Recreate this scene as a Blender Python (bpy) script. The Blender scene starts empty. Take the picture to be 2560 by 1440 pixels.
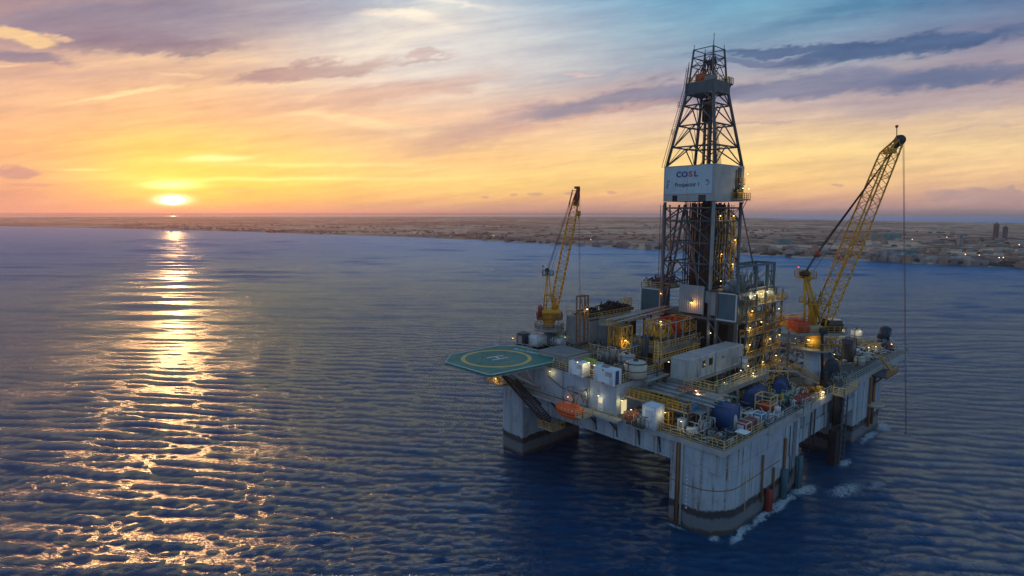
import bpy, bmesh, math, random
import numpy as np
from mathutils import Vector, Matrix
random.seed(7)
S = bpy.context.scene
COL = S.collection
R = math.radians

# ------------------------------------------------------------------ camera
CAM = Vector((-135.754, -69.232, 85.0))
PITCH = 7.3325
YAW = math.degrees(math.atan2(0.7398676, 0.6727525)) - 90.0
cd = bpy.data.cameras.new('camera'); co = bpy.data.objects.new('camera', cd); COL.objects.link(co)
co.location = CAM; co.rotation_euler = (R(90 - PITCH), 0, R(YAW))
cd.sensor_width = 36.0; cd.lens = 1461.0 / 2560 * 36.0; cd.clip_start = 1.0; cd.clip_end = 120000.0
S.camera = co
S.render.resolution_x, S.render.resolution_y = 1024, 576
vs = S.view_settings; vs.view_transform = 'Standard'; vs.look = 'None'; vs.exposure = 0.08; vs.gamma = 1.0; vs.use_curve_mapping = False
S.cycles.use_denoising = True
S.cycles.max_bounces = 6; S.cycles.volume_bounces = 1; S.cycles.sample_clamp_indirect = 4.0
S.cycles.sample_clamp_direct = 30.0
E1 = Vector((0.7398676, -0.6727525, 0)); FWD0 = Vector((0.6727525, 0.7398676, 0))   # right and forward of the picture, level
CP, SP = math.cos(R(PITCH)), math.sin(R(PITCH))
FW = FWD0 * CP + Vector((0, 0, -SP)); UP = FWD0 * SP + Vector((0, 0, CP)); F = 1461.0

def ray(u, v):
    return FW + E1 * ((u - 1280) / F) + UP * (-(v - 720) / F)
def at(u, v, z=25.0):
    """the point of height z that is seen at (u, v)"""
    r = ray(u, v); return CAM + r * ((z - CAM.z) / r.z)
def onx(u, v, x):
    r = ray(u, v); return CAM + r * ((x - CAM.x) / r.x)
def ony(u, v, y):
    r = ray(u, v); return CAM + r * ((y - CAM.y) / r.y)

# ------------------------------------------------------------------ node helper
class NT:
    def __init__(s, tree): s.t = tree; s.n = tree.nodes; s.l = tree.links
    def new(s, typ, **kw):
        n = s.n.new(typ)
        for k, v in kw.items():
            if k.startswith('i_'): s.put(n.inputs[k[2:].replace('_', ' ')], v)
            else: setattr(n, k, v)
        return n
    def put(s, sock, v):
        if isinstance(v, X): s.l.new(v.s, sock)
        elif isinstance(v, bpy.types.NodeSocket): s.l.new(v, sock)
        else: sock.default_value = v
    def m(s, op, a, b=None, c=None, clamp=False):
        n = s.n.new('ShaderNodeMath'); n.operation = op; n.use_clamp = clamp
        s.put(n.inputs[0], a)
        if b is not None: s.put(n.inputs[1], b)
        if c is not None: s.put(n.inputs[2], c)
        return X(s, n.outputs[0])
    def mix(s, f, a, b, mode='MIX'):
        n = s.n.new('ShaderNodeMix'); n.data_type = 'RGBA'; n.blend_type = mode; n.clamp_result = False
        s.put(n.inputs[0], f); s.put(n.inputs[6], a); s.put(n.inputs[7], b)
        return n.outputs[2]
    def ramp(s, f, stops, interp='LINEAR'):
        n = s.n.new('ShaderNodeValToRGB'); cr = n.color_ramp; cr.interpolation = interp
        s.put(n.inputs[0], f)
        while len(cr.elements) < len(stops): cr.elements.new(0.5)
        for e, (p, c) in zip(cr.elements, stops): e.position = p; e.color = c if len(c) == 4 else (*c, 1)
        return n.outputs[0]
    def noise(s, vec, scale, detail=4, rough=0.55, dist=0.0, dims='3D'):
        n = s.n.new('ShaderNodeTexNoise'); n.noise_dimensions = dims
        if vec is not None: s.l.new(vec.s if isinstance(vec, X) else vec, n.inputs['Vector'])
        n.inputs['Scale'].default_value = scale; n.inputs['Detail'].default_value = detail
        n.inputs['Roughness'].default_value = rough; n.inputs['Distortion'].default_value = dist
        return X(s, n.outputs[0])
    def comb(s, x, y, z=0.0):
        n = s.n.new('ShaderNodeCombineXYZ'); s.put(n.inputs[0], x); s.put(n.inputs[1], y); s.put(n.inputs[2], z); return n.outputs[0]
    def dot(s, v, c):
        n = s.n.new('ShaderNodeVectorMath'); n.operation = 'DOT_PRODUCT'; s.l.new(v, n.inputs[0]); n.inputs[1].default_value = c
        return X(s, n.outputs['Value'])
    def scale(s, v, c):
        n = s.n.new('ShaderNodeVectorMath'); n.operation = 'MULTIPLY'; s.l.new(v, n.inputs[0]); n.inputs[1].default_value = c
        return n.outputs[0]
    def sstep(s, x, a, b, lo=0.0, hi=1.0):
        n = s.n.new('ShaderNodeMapRange'); n.interpolation_type = 'SMOOTHSTEP'
        s.put(n.inputs[0], x)
        for i, q in enumerate((a, b, lo, hi)): n.inputs[i + 1].default_value = q
        return X(s, n.outputs[0])
class X:
    def __init__(s, g, sock): s.g = g; s.s = sock
    def __add__(a, b): return a.g.m('ADD', a, b)
    __radd__ = __add__
    def __mul__(a, b): return a.g.m('MULTIPLY', a, b)
    __rmul__ = __mul__
    def __sub__(a, b): return a.g.m('SUBTRACT', a, b)
    def __rsub__(a, b): return a.g.m('SUBTRACT', b, a)
    def __truediv__(a, b): return a.g.m('DIVIDE', a, b)
    def exp(a): return a.g.m('EXPONENT', a)
    def __pow__(a, b): return a.g.m('POWER', a, b)
def lin(r, g, b):
    f = lambda c: ((c / 255 + 0.055) / 1.055) ** 2.4 if c > 10 else c / 255 / 12.92
    return (f(r), f(g), f(b), 1)

# ------------------------------------------------------------------ world: dusk sky with low sun and streaked cloud
W = bpy.data.worlds.new("World"); S.world = W; W.use_nodes = True
W.node_tree.nodes.clear(); g = NT(W.node_tree)
D = g.new('ShaderNodeTexCoord').outputs['Generated']
dn = g.new('ShaderNodeVectorMath', operation='NORMALIZE'); g.l.new(D, dn.inputs[0]); D = dn.outputs[0]
fx, rx, ux = g.dot(D, FW), g.dot(D, E1), g.dot(D, UP)
fsafe = g.m('MAXIMUM', fx, 0.05)
U = rx / fsafe * F + 1280; V = 720 - ux / fsafe * F      # direction -> position in a fixed map of the western sky
front = g.sstep(fx, 0.1, 0.45)
dz = g.dot(D, (0, 0, 1)); ele = g.m('ARCSINE', dz) * 57.29578
az = g.m('ARCTAN2', rx, g.dot(D, FWD0)) * 57.29578
wn = g.noise(g.comb(U * 0.0022, V * 0.007 + U * 0.0012), 1.0, 6, 0.6)
wn2 = g.noise(g.comb(U * 0.007 + 9.1, V * 0.021 + U * 0.0035), 1.0, 5, 0.62)
wn3 = g.noise(g.comb(U * 0.02 + 3.3, V * 0.055 + U * 0.008), 1.0, 6, 0.68)
Vw = V + (wn - 0.5) * 105 + (wn2 - 0.5) * 52 + (wn3 - 0.5) * 14
Uw = U + (wn2 - 0.5) * 150 + (wn3 - 0.5) * 30
eleW = ele + (wn - 0.5) * 1.6
cols = [
 (-41, [(24, 60, 82, 118), (20, 110, 122, 150), (16.4, 156, 138, 150), (12.8, 205, 165, 152), (9, 238, 188, 152), (5.2, 248, 186, 132), (2.8, 240, 176, 132), (1.2, 226, 158, 132), (0, 216, 150, 132)]),
 (-29, [(24, 80, 96, 130), (20, 152, 150, 168), (16.4, 168, 150, 158), (12.8, 240, 202, 166), (9, 250, 196, 146), (5.2, 255, 206, 112), (2.8, 255, 214, 100), (1.2, 255, 190, 90), (0, 242, 150, 92)]),
 (-7, [(24, 104, 136, 170), (20, 158, 184, 206), (16.4, 214, 212, 212), (12.8, 226, 216, 208), (9, 242, 204, 170), (5.2, 251, 203, 142), (2.8, 255, 215, 132), (1.2, 250, 192, 122), (0, 230, 166, 136)]),
 (20, [(24, 66, 128, 172), (20, 88, 152, 192), (16.4, 122, 166, 192), (12.8, 152, 164, 182), (9, 214, 188, 174), (5.2, 253, 217, 146), (2.8, 252, 206, 136), (1.2, 236, 180, 136), (0, 208, 158, 142)]),
 (41, [(24, 44, 104, 154), (20, 54, 122, 172), (16.4, 74, 124, 164), (12.8, 124, 130, 158), (9, 188, 166, 166), (5.2, 243, 209, 156), (2.8, 236, 194, 148), (1.2, 206, 164, 146), (0, 176, 148, 150)]),
]
EM = 50.0
col = None; prev = None
for i, (a0, st) in enumerate(cols):
    stops = [(max(e, 0) / EM, lin(*c)) for e, *c in reversed(st)]
    top = stops[-1][1]
    stops += [(34 / EM, tuple(0.6 * p + 0.4 * q for p, q in zip(top, lin(74, 124, 168)))), (1.0, lin(60, 112, 160))]
    c = g.ramp(eleW * (1 / EM), stops)
    if col is None: col = c
    else: col = g.mix(g.sstep(az, prev, a0), col, c)
    prev = a0
# the eastern half of the sky, behind the camera
east = g.ramp(ele * (1 / 90), [(0, lin(176, 172, 180)), (0.12, lin(160, 176, 192)), (0.35, lin(124, 158, 188)), (1, lin(66, 116, 160))])
col = g.mix(g.sstep(fx, 0.42, -0.05), col, east)

def blob(cx, cy, sx, sy, ang, strength, rgb, sharp=1.0, uu=Uw, vv=Vw):
    global col
    ca, sa = math.cos(R(ang)), math.sin(R(ang))
    du, dv = uu - cx, vv - cy
    p = (du * ca - dv * sa) * (1 / sx); q = (du * sa + dv * ca) * (1 / sy)
    m_ = (p * p + q * q) * -1.0
    k = m_.exp()
    if sharp > 1: k = g.sstep(k, 0.5 - 0.5 / sharp, 0.5 + 0.5 / sharp)
    col = g.mix(k * strength * front, col, lin(*rgb))
blob(250, 60, 420, 80, 0, 0.68, (126, 122, 150), 1.4)
blob(300, 95, 190, 42, 0, 0.6, (150, 128, 142), 1.5)
blob(640, 60, 330, 40, 6, 0.35, (160, 156, 172))
blob(60, 142, 120, 18, -6, 0.75, (136, 126, 148), 2.0)
blob(380, 110, 260, 24, 3, 0.6, (148, 126, 140), 2.2)
blob(50, 90, 100, 22, -14, 0.85, (252, 208, 152), 2.4)
blob(150, 98, 45, 9, -12, 0.7, (250, 205, 160), 1.6)
blob(20, 170, 70, 5, 0, 0.8, (252, 205, 160), 1.6)
blob(330, 182, 420, 20, 2, 0.45, (205, 165, 155))
blob(320, 232, 150, 11, 7, 0.85, (255, 224, 166), 1.4)
blob(455, 178, 60, 8, 0, 0.6, (255, 214, 160), 1.3)
blob(620, 290, 900, 30, 0, 0.25, (244, 184, 148))
blob(770, 178, 240, 24, 8, 0.85, (180, 144, 142), 2.2)
blob(1060, 142, 90, 7, 9, 0.7, (196, 168, 166), 1.5)
blob(950, 232, 330, 26, 8, 0.6, (218, 172, 152), 1.4)
blob(1000, 90, 210, 55, 20, 0.5, (252, 236, 212))
blob(1010, 48, 120, 15, -6, 0.75, (255, 240, 218), 1.3)
blob(1130, 12, 110, 9, 0, 0.6, (250, 240, 225))
blob(920, 302, 220, 17, -4, 0.7, (255, 218, 168), 1.5)
blob(1290, 300, 330, 42, 13, 0.6, (206, 168, 156), 1.3)
blob(1380, 262, 420, 26, 9, 0.45, (186, 158, 162))
blob(1600, 250, 360, 36, 7, 0.85, (148, 142, 158), 2.2)
blob(1460, 188, 60, 4, 0, 0.9, (232, 200, 190), 1.3)
blob(1440, 195, 300, 13, 3, 0.35, (146, 150, 172))
blob(1600, 268, 330, 12, 9, 0.45, (240, 190, 160))
blob(2080, 212, 560, 38, 4, 0.8, (116, 124, 154), 1.9)
blob(2350, 250, 420, 38, 3, 0.6, (172, 158, 166), 1.3)
blob(2260, 112, 400, 30, 9, 0.85, (70, 98, 138), 2.2)
blob(2000, 122, 300, 12, 3, 0.85, (80, 102, 140), 2.0)
blob(1900, 150, 180, 13, 0, 0.7, (92, 106, 142), 2.0)
blob(2420, 190, 300, 30, 5, 0.6, (84, 104, 142), 1.4)
blob(2150, 20, 420, 30, 14, 0.45, (52, 104, 146))
blob(1900, 304, 130, 6, 2, 0.5, (190, 160, 166), 1.5)
blob(2430, 330, 170, 6, 3, 0.5, (206, 176, 160), 1.5)
blob(40, 432, 62, 18, 0, 0.8, (196, 144, 142), 2.4, U + (wn2 - 0.5) * 90, V + (wn2 - 0.5) * 46)
blob(70, 462, 70, 5, 0, 0.6, (204, 146, 136), 1.6, U, V)
pf = g.noise(g.comb(U * 0.022, V * 0.03), 1.0, 6, 0.6)
blob(2470, 492, 170, 24, 0, 0.62, (176, 150, 152), 3.5, U, V + (pf - 0.5) * 70)
blob(2360, 480, 60, 12, 0, 0.5, (180, 154, 154), 3.5, U, V + (pf - 0.5) * 40)
for cx, cy, w_ in ((1340, 486, 26), (1285, 487, 14), (1425, 484, 18), (1530, 482, 14), (1215, 494, 12), (2095, 463, 16)):
    blob(cx, cy, w_, 4, 0, 0.55, (190, 152, 146), 2.5, U + (pf - .5) * 30, V + (pf - 0.5) * 14)
blob(600, 478, 55, 10, 0, 0.45, (246, 176, 120), 1.6, U, V + (wn2 - 0.5) * 30)
blob(2000, 520, 1500, 26, 0, 0.5, (190, 152, 148), 1, U, V)
blob(150, 520, 400, 30, 0, 0.35, (226, 150, 120), 1, U, V)
# fine streak structure
stk = g.noise(g.comb(U * 0.003, V * 0.03 + U * 0.0035), 1.0, 5, 0.6)
col = g.mix(front, col, g.mix(g.sstep(stk, 0.2, 0.8), g.mix(1.0, col, (0.90, 0.89, 0.92, 1), 'MULTIPLY'), g.mix(1.0, col, (1.10, 1.09, 1.05, 1), 'MULTIPLY')))
col = g.mix(front, col, g.mix(g.sstep(wn3 * .5 + stk * .5, 0.3, 0.7), g.mix(1.0, col, (0.93, 0.92, 0.95, 1), 'MULTIPLY'), g.mix(1.0, col, (1.05, 1.05, 1.02, 1), 'MULTIPLY')))
# glow and lit cloud streaks round the sun
def glow(cx, cy, sx, sy, rgb, amp, p=1.0, uu=U, vv=V):
    global col
    a, b = (uu - cx) * (1 / sx), (vv - cy) * (1 / sy)
    d = a * a + b * b
    if p != 1.0: d = d ** p
    k = (d * -1.0).exp() * amp * front
    n = g.new('ShaderNodeVectorMath', operation='SCALE'); n.inputs[0].default_value = rgb; g.l.new(k.s, n.inputs['Scale'])
    col = g.mix(1.0, col, n.outputs[0], 'ADD')
glow(430, 470, 560, 170, (0.34, 0.17, 0.01), 0.52)
glow(430, 480, 190, 95, (0.5, 0.32, 0.03), 0.5)
glow(540, 397, 105, 9, (0.35, 0.35, 0.22), 1.0, 1.0, Uw, V + (wn2 - .5) * 24)
glow(430, 462, 62, 9, (1.0, 0.9, 0.4), 1.0)
glow(700, 447, 330, 5, (0.3, 0.26, 0.14), 0.7, 1, U, V + (wn2 - .5) * 16)
glow(780, 412, 260, 5, (0.3, 0.22, 0.12), 0.6, 1, U, V + (wn2 - .5) * 16)
glow(200, 424, 60, 3.5, (0.35, 0.25, 0.06), 0.8)
glow(431, 500, 36, 10.5, (2.6, 2.2, 1.4), 1.0)
glow(432, 500, 23, 9, (22.0, 14.0, 6.0), 1.0, 2.0)
bg = g.new('ShaderNodeBackground'); g.l.new(col, bg.inputs[0]); bg.inputs[1].default_value = 1.0
g.l.new(bg.outputs[0], g.new('ShaderNodeOutputWorld').inputs[0])
W.cycles.sampling_method = 'MANUAL'; W.cycles.sample_map_resolution = 2048

# ------------------------------------------------------------------ sun (about 1.3 degrees above the horizon, ahead and to the left)
SUND = Vector((0.21415, 0.97659, 0.0235)).normalized()
sl = bpy.data.lights.new('sun', 'SUN'); so = bpy.data.objects.new('sun', sl); COL.objects.link(so)
sl.energy = 1.15; sl.angle = R(0.5); sl.color = (1.0, 0.33, 0.09)
so.rotation_euler = SUND.to_track_quat('Z', 'Y').to_euler(); so.location = (0, 0, 300)

# ------------------------------------------------------------------ scene helpers
def tag(o, label=None, cat=None, group=None, kind=None):
    if label: o['label'] = label
    if cat: o['category'] = cat
    if group: o['group'] = group
    if kind: o['kind'] = kind
    return o
OFF = {}          # object name -> world offset of its origin
def thing(name, label, cat, loc, group=None):
    o = bpy.data.objects.new(name, None); COL.objects.link(o); o.empty_display_size = 1
    o.location = loc; OFF[o.name] = Vector(loc)
    return tag(o, label, cat, group)
class MB:
    """collects shapes (world coordinates) and links them as one mesh object"""
    def __init__(s): s.v = []; s.f = []; s.sm = []
    def add(s, vs_, fs, smooth=False):
        b = len(s.v); s.v += [tuple(q) for q in vs_]
        for f_ in fs: s.f.append(tuple(b + i for i in f_)); s.sm.append(smooth)
        return s
    def box(s, x0, y0, z0, x1, y1, z1):
        v = [(x0, y0, z0), (x1, y0, z0), (x1, y1, z0), (x0, y1, z0), (x0, y0, z1), (x1, y0, z1), (x1, y1, z1), (x0, y1, z1)]
        return s.add(v, [(0, 3, 2, 1), (4, 5, 6, 7), (0, 1, 5, 4), (1, 2, 6, 5), (2, 3, 7, 6), (3, 0, 4, 7)])
    def cbox(s, c, sx, sy, sz, rot=0.0, bev=0.0):
        """box standing on c, bevelled vertical and top edges if bev"""
        a, b = sx / 2, sy / 2
        if bev > 0:
            pts = []
            for (qx, qy, a0) in ((a - bev, b - bev, 0), (-a + bev, b - bev, 90), (-a + bev, -b + bev, 180), (a - bev, -b + bev, 270)):
                for k in range(4):
                    t = R(a0 + k * 30); pts.append((qx + bev * math.cos(t), qy + bev * math.sin(t)))
            return s.loft(c, [(pts, 0, 1.0), (pts, sz - bev, 1.0), (pts, sz - bev * .3, 1 - bev * .5 / max(a, b)), (pts, sz, 1 - bev * 1.1 / max(a, b))], rot)
        pts = [(a, b), (-a, b), (-a, -b), (a, -b)]
        return s.loft(c, [(pts, 0, 1), (pts, sz, 1)], rot, False)
    def loft(s, c, rings, rot=0.0, smooth=True):
        n = len(rings[0][0]); ca, sa = math.cos(R(rot)), math.sin(R(rot)); vs_ = []
        for pts, z, k in rings:
            for x, y in pts: vs_.append((c[0] + (x * ca - y * sa) * k, c[1] + (x * sa + y * ca) * k, c[2] + z))
        fs = []
        for j in range(len(rings) - 1):
            for i in range(n): fs.append((j * n + i, j * n + (i + 1) % n, (j + 1) * n + (i + 1) % n, (j + 1) * n + i))
        s.add(vs_, fs, smooth)
        b = len(s.v) - len(vs_)
        s.f.append(tuple(b + (len(rings) - 1) * n + i for i in range(n))); s.sm.append(False)
        s.f.append(tuple(b + n - 1 - i for i in range(n))); s.sm.append(False)
        return s
    def prism(s, pts, z0, z1):
        return s.loft((0, 0, 0), [(pts, z0, 1), (pts, z1, 1)], 0, False)
    def cyl(s, c, r, h, n=20, r2=None, caps=True):
        return s.lathe(c, [(r, 0), (r if r2 is None else r2, h)], n)
    def lathe(s, c, prof, n=20):
        pts = [(math.cos(2 * math.pi * i / n), math.sin(2 * math.pi * i / n)) for i in range(n)]
        return s.loft(c, [([(x * r, y * r) for x, y in pts], z, 1) for r, z in prof])
    def bar(s, p, q, r, n=4, r2=None, smooth=None):
        p, q = Vector(p), Vector(q); d = q - p
        if d.length < 1e-6: return s
        d.normalize(); a = d.cross(Vector((0, 0, 1)))
        if a.length < 1e-3: a = Vector((1, 0, 0))
        a.normalize(); b = d.cross(a); vs_ = []
        r2 = r if r2 is None else r2; k = 1.35 if n == 4 else 1.0
        for c, rr in ((p, r), (q, r2)):
            for i in range(n):
                t = 2 * math.pi * (i + 0.5) / n; vs_.append(c + (a * math.cos(t) + b * math.sin(t)) * rr * k)
        fs = [(i, (i + 1) % n, n + (i + 1) % n, n + i) for i in range(n)] + [tuple(range(n - 1, -1, -1)), tuple(range(n, 2 * n))]
        return s.add(vs_, fs, n > 4 if smooth is None else smooth)
    def path(s, pts, r, n=6):
        for a, b in zip(pts[:-1], pts[1:]): s.bar(a, b, r, n)
        return s
    def rail(s, pts, h=2.4, step=3.4, r=0.11, rows=3, closed=False):
        pts = [Vector(q) for q in pts]; r *= .78
        if closed: pts = pts + [pts[0]]
        up = Vector((0, 0, 1))
        for a, b in zip(pts[:-1], pts[1:]):
            for k in range(rows): s.bar(a + up * (h * (k + 1) / rows), b + up * (h * (k + 1) / rows), r * (1.15 if k == rows - 1 else 0.8))
            s.bar(a + up * .12, b + up * .12, r * .9)
            L = (b - a).length; n = max(1, round(L / step))
            for k in range(n + 1): c = a.lerp(b, k / n); s.bar(c, c + up * h, r)
        return s
    def sphere(s, c, r, n=12, m_=8, sz=1.0):
        prof = []
        for j in range(m_ + 1):
            t = math.pi * j / m_; prof.append((max(r * math.sin(t), 0.01), -r * sz * math.cos(t)))
        return s.lathe(c, prof, n)
    def build(s, name, mat, parent=None, loc=None):
        off = Vector((0, 0, 0))
        if parent is not None: off = OFF[parent.name]
        elif loc is not None: off = Vector(loc)
        me = bpy.data.meshes.new(name)
        me.from_pydata([(x - off.x, y - off.y, z - off.z) for x, y, z in s.v], [], s.f)
        me.polygons.foreach_set('use_smooth', s.sm); me.materials.append(mat); me.update()
        o = bpy.data.objects.new(name, me); COL.objects.link(o)
        if parent is not None: o.parent = parent
        else: o.location = off
        OFF[o.name] = off
        return o
def kids(o): return [c for c in bpy.data.objects if c.parent == o]
def copy_tree(o, loc=None, label=None, rz=None):
    def rec(a, par):
        c = a.copy(); COL.objects.link(c); OFF[c.name] = OFF.get(a.name, Vector())
        if par is not None: c.parent = par
        for k in kids(a): rec(k, c)
        return c
    c = rec(o, None)
    if loc is not None: c.location = loc
    if rz is not None: c.rotation_euler[2] = R(rz)
    if label: c['label'] = label
    return c

# ------------------------------------------------------------------ sea
def sea():
    rs = [15.0]
    while rs[-1] < 60000: rs.append(rs[-1] * (1.0048 if rs[-1] < 2200 else 1.02 if rs[-1] < 5000 else 1.12))
    rs = np.array(rs); a0 = math.degrees(math.atan2(FWD0.y, FWD0.x))
    th_ = np.concatenate([np.arange(-54, 54, 0.18), np.arange(54, 306, 6.0)]) + a0
    nt = len(th_); nr = len(rs)
    RR, TT = np.meshgrid(rs, np.radians(th_), indexing='ij')
    Xs = CAM.x + RR * np.cos(TT); Ys = CAM.y + RR * np.sin(TT); Z = np.zeros_like(Xs); dX = np.zeros_like(Xs); dY = np.zeros_like(Xs)
    rg = np.random.RandomState(4); sp = RR * 0.0048
    wd = a0 + 176
    for i in range(126):
        lam = 1.3 * (11 / 1.3) ** (rg.rand() ** 1.25)
        if i >= 96: lam = 16 * (70 / 16) ** rg.rand()
        k = 2 * np.pi / lam; an = np.radians(wd + rg.randn() * (13 if lam > 5 else 24))
        amp = 0.0106 * lam ** 0.45 * (0.6 + 0.8 * rg.rand()) * (1 if lam < 9 else 9 / lam)
        if i >= 96: amp = 0.0042 * lam * (0.6 + 0.8 * rg.rand()) * np.clip((RR - 250) / 700, 0.15, 1)
        att = np.clip((lam / sp - 2.2) / 2.5, 0, 1) * np.clip((4500 - RR) / 2000, 0, 1)
        ph = k * (Xs * np.cos(an) + Ys * np.sin(an)) + rg.rand() * 6.28
        Z += att * amp * np.sin(ph); dX -= att * amp * .75 * np.cos(an) * np.cos(ph) * -1; dY -= att * amp * .75 * np.sin(an) * np.cos(ph) * -1
    # gusts: patches of rougher and calmer water
    gm = 0.8 + 0.35 * np.sin(Xs * .013 + 1.3 * np.sin(Ys * .017)) * np.sin(Ys * .019 + 1.1 * np.sin(Xs * .011 + 2))
    Z *= gm
    P = np.stack([Xs + dX, Ys + dY, Z], -1).reshape(-1, 3)
    i = np.arange(nr - 1)[:, None] * nt; j = np.arange(nt)[None, :]; j2 = (j + 1) % nt
    Q = np.stack([i + j, i + nt + j, i + nt + j2, i + j2], -1).reshape(-1, 4)
    me = bpy.data.meshes.new('sea'); me.vertices.add(len(P)); me.vertices.foreach_set('co', P.ravel())
    me.loops.add(Q.size); me.loops.foreach_set('vertex_index', Q.ravel().astype(np.int32))
    me.polygons.add(len(Q)); me.polygons.foreach_set('loop_start', np.arange(0, Q.size, 4, dtype=np.int32)); me.polygons.foreach_set('loop_total', np.full(len(Q), 4, np.int32))
    me.update(); me.polygons.foreach_set('use_smooth', np.ones(len(Q), bool))
    o = bpy.data.objects.new('sea', me); COL.objects.link(o); return o
FOAM = [(8, -1.6, 8, 1.7, 6, 1.0), (20, -1.9, 9, 1.7, 0, .95), (33, -2.2, 11, 2.1, 0, 1.0), (46, -3.5, 8, 3.2, -10, .9), (56, -12, 13, 4.6, -12, .72), (66, -17, 9, 3, -6, .6), (110, -2.4, 14, 2.0, 0, .85), (126, -3, 7, 3, 20, .9), (78, -4.5, 7, 2.5, 0, .8), (-1.6, 12, 1.2, 5, 0, .7), (1.0, 1.5, 2.6, 2.2, 0, .8), (-1.8, 80, 1.3, 6, 0, .6), (12, 73, 14, 1.0, 0, .5)]
def sea_mat():
    m_ = bpy.data.materials.new('sea_water'); m_.use_nodes = True; n = m_.node_tree; n.nodes.clear(); g = NT(n)
    P = g.new('ShaderNodeNewGeometry').outputs['Position']
    sx = g.new('ShaderNodeSeparateXYZ'); g.l.new(P, sx.inputs[0]); x, y = X(g, sx.outputs[0]), X(g, sx.outputs[1])
    dist = g.new('ShaderNodeVectorMath', operation='DISTANCE'); g.l.new(P, dist.inputs[0]); dist.inputs[1].default_value = (0, 0, 0); dist = X(g, dist.outputs['Value'])
    # crests lie across the wind, so stretch the noise along them
    a = x * FWD0.x + y * FWD0.y; b = x * E1.x + y * E1.y
    w1 = g.noise(g.comb(a * 1.0, b * 0.36), 0.85, 5, 0.62, 0.3)
    w2 = g.noise(g.comb(a * 1.0 + 31, b * 0.45), 0.26, 4, 0.6, 0.4)
    w3 = g.noise(g.comb(a * 1.0, b * 0.35 + 50), 0.028, 3, 0.6, 0.3)
    w0 = g.noise(g.comb(a * 1.0, b * 0.5), 2.3, 4, 0.65, 0.4)
    h = w0 * 1.35 + w1 * 1.5 + w2 * .8 + w3 * g.sstep(dist, 500, 2500, 1.0, 10.0)
    bp = g.new('ShaderNodeBump'); bp.inputs['Strength'].default_value = 1.0; bp.inputs['Distance'].default_value = 0.42; g.l.new(h.s, bp.inputs['Height'])
    foam = None
    wf = g.noise(g.comb(x, y), 0.22, 4, 0.6)
    for cx, cy, rx_, ry_, an, s_ in FOAM:
        ca, sa = math.cos(R(an)), math.sin(R(an))
        du = x - cx; dv = y - cy + (wf - 0.5) * 5
        p = (du * ca + dv * sa) * (1 / rx_); q = (dv * ca - du * sa) * (1 / ry_)
        k = ((p * p + q * q) * -1.0).exp() * s_
        foam = k if foam is None else g.m('MAXIMUM', foam, k)
    lace = g.new('ShaderNodeTexNoise'); g.l.new(P, lace.inputs['Vector']); lace.inputs['Scale'].default_value = 0.8; lace.inputs['Detail'].default_value = 9; lace.inputs['Roughness'].default_value = 0.72; lace.inputs['Distortion'].default_value = 1.4
    rid = 1.0 - g.m('ABSOLUTE', X(g, lace.outputs[0]) - 0.5) * 9.0
    fk = g.m('MULTIPLY', g.sstep(foam * 1.0 + rid * 0.55, 0.84, 1.2), g.sstep(foam, 0.08, 0.4))
    deep = g.mix(g.sstep(w2, 0.3, 0.7), (0.001, 0.036, 0.105, 1), (0.002, 0.058, 0.155, 1))
    halo = g.sstep(foam, 0.25, 1.0) * 0.6
    deep = g.mix(halo, deep, (0.004, 0.045, 0.075, 1))
    bc = g.mix(fk, deep, (0.50, 0.60, 0.68, 1))
    df = g.new('ShaderNodeBsdfDiffuse'); g.put(df.inputs['Color'], bc); g.put(df.inputs['Normal'], bp.outputs[0])
    gl = g.new('ShaderNodeBsdfAnisotropic', distribution='MULTI_GGX'); gl.inputs['Color'].default_value = (0.47, 0.73, 1.0, 1); g.put(gl.inputs['Normal'], bp.outputs[0])
    g.put(gl.inputs['Roughness'], g.m('MAXIMUM', g.sstep(dist, 150, 1500, 0.13, 0.38), fk * 0.6))
    fr = g.new('ShaderNodeFresnel'); fr.inputs['IOR'].default_value = 1.33; g.put(fr.inputs['Normal'], bp.outputs[0])
    fac = g.m('MULTIPLY', X(g, fr.outputs[0]) * 1.5, 1.0 - fk * 0.8, clamp=True)
    ms = g.new('ShaderNodeMixShader'); g.put(ms.inputs[0], fac); g.l.new(df.outputs[0], ms.inputs[1]); g.l.new(gl.outputs[0], ms.inputs[2])
    g.l.new(ms.outputs[0], g.new('ShaderNodeOutputMaterial').inputs[0])
    return m_
so_ = sea(); so_.data.materials.append(sea_mat()); tag(so_, None, None, None, 'structure')
# ------------------------------------------------------------------ land across the bay
def pal(p0, p1, *xs): pass
def fbm(x, y, sc, seed, octs=5):
    rg = np.random.RandomState(seed); o = np.zeros_like(x); a = 1.0; f_ = 1.0 / sc; tot = 0
    for _ in range(octs):
        for _k in range(3):
            t = rg.rand() * 6.28; o += a / 3 * np.sin((x * np.cos(t) + y * np.sin(t)) * f_ * 6.28 * (0.7 + .6 * rg.rand()) + rg.rand() * 6.28 + 1.7 * np.sin((x * np.sin(t) - y * np.cos(t)) * f_ * 4.1 + rg.rand() * 6))
        tot += a; a *= 0.55; f_ *= 1.97
    return o / tot
SH = [(-900, 546), (-400, 553), (0, 565), (400, 573.5), (800, 586), (1200, 601), (1400, 612), (1650, 626), (1900, 639), (2100, 649), (2300, 659), (2560, 671), (3000, 690), (3600, 715)]
BACK = [(-900, 9500, 24), (0, 9500, 24), (250, 9500, 25), (430, 9000, 29), (520, 9000, 24), (650, 8800, 27), (900, 8600, 23), (1200, 8000, 29), (1300, 8000, 27), (1700, 7800, 27), (1850, 7400, 22), (2000, 6600, 12), (2200, 5800, 8), (2560, 5300, 5), (3000, 5000, 4), (3600, 5000, 4)]
def az_of(u): return math.atan2(FWD0.y, FWD0.x) - math.atan((u - 1280) / (F * CP))
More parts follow.
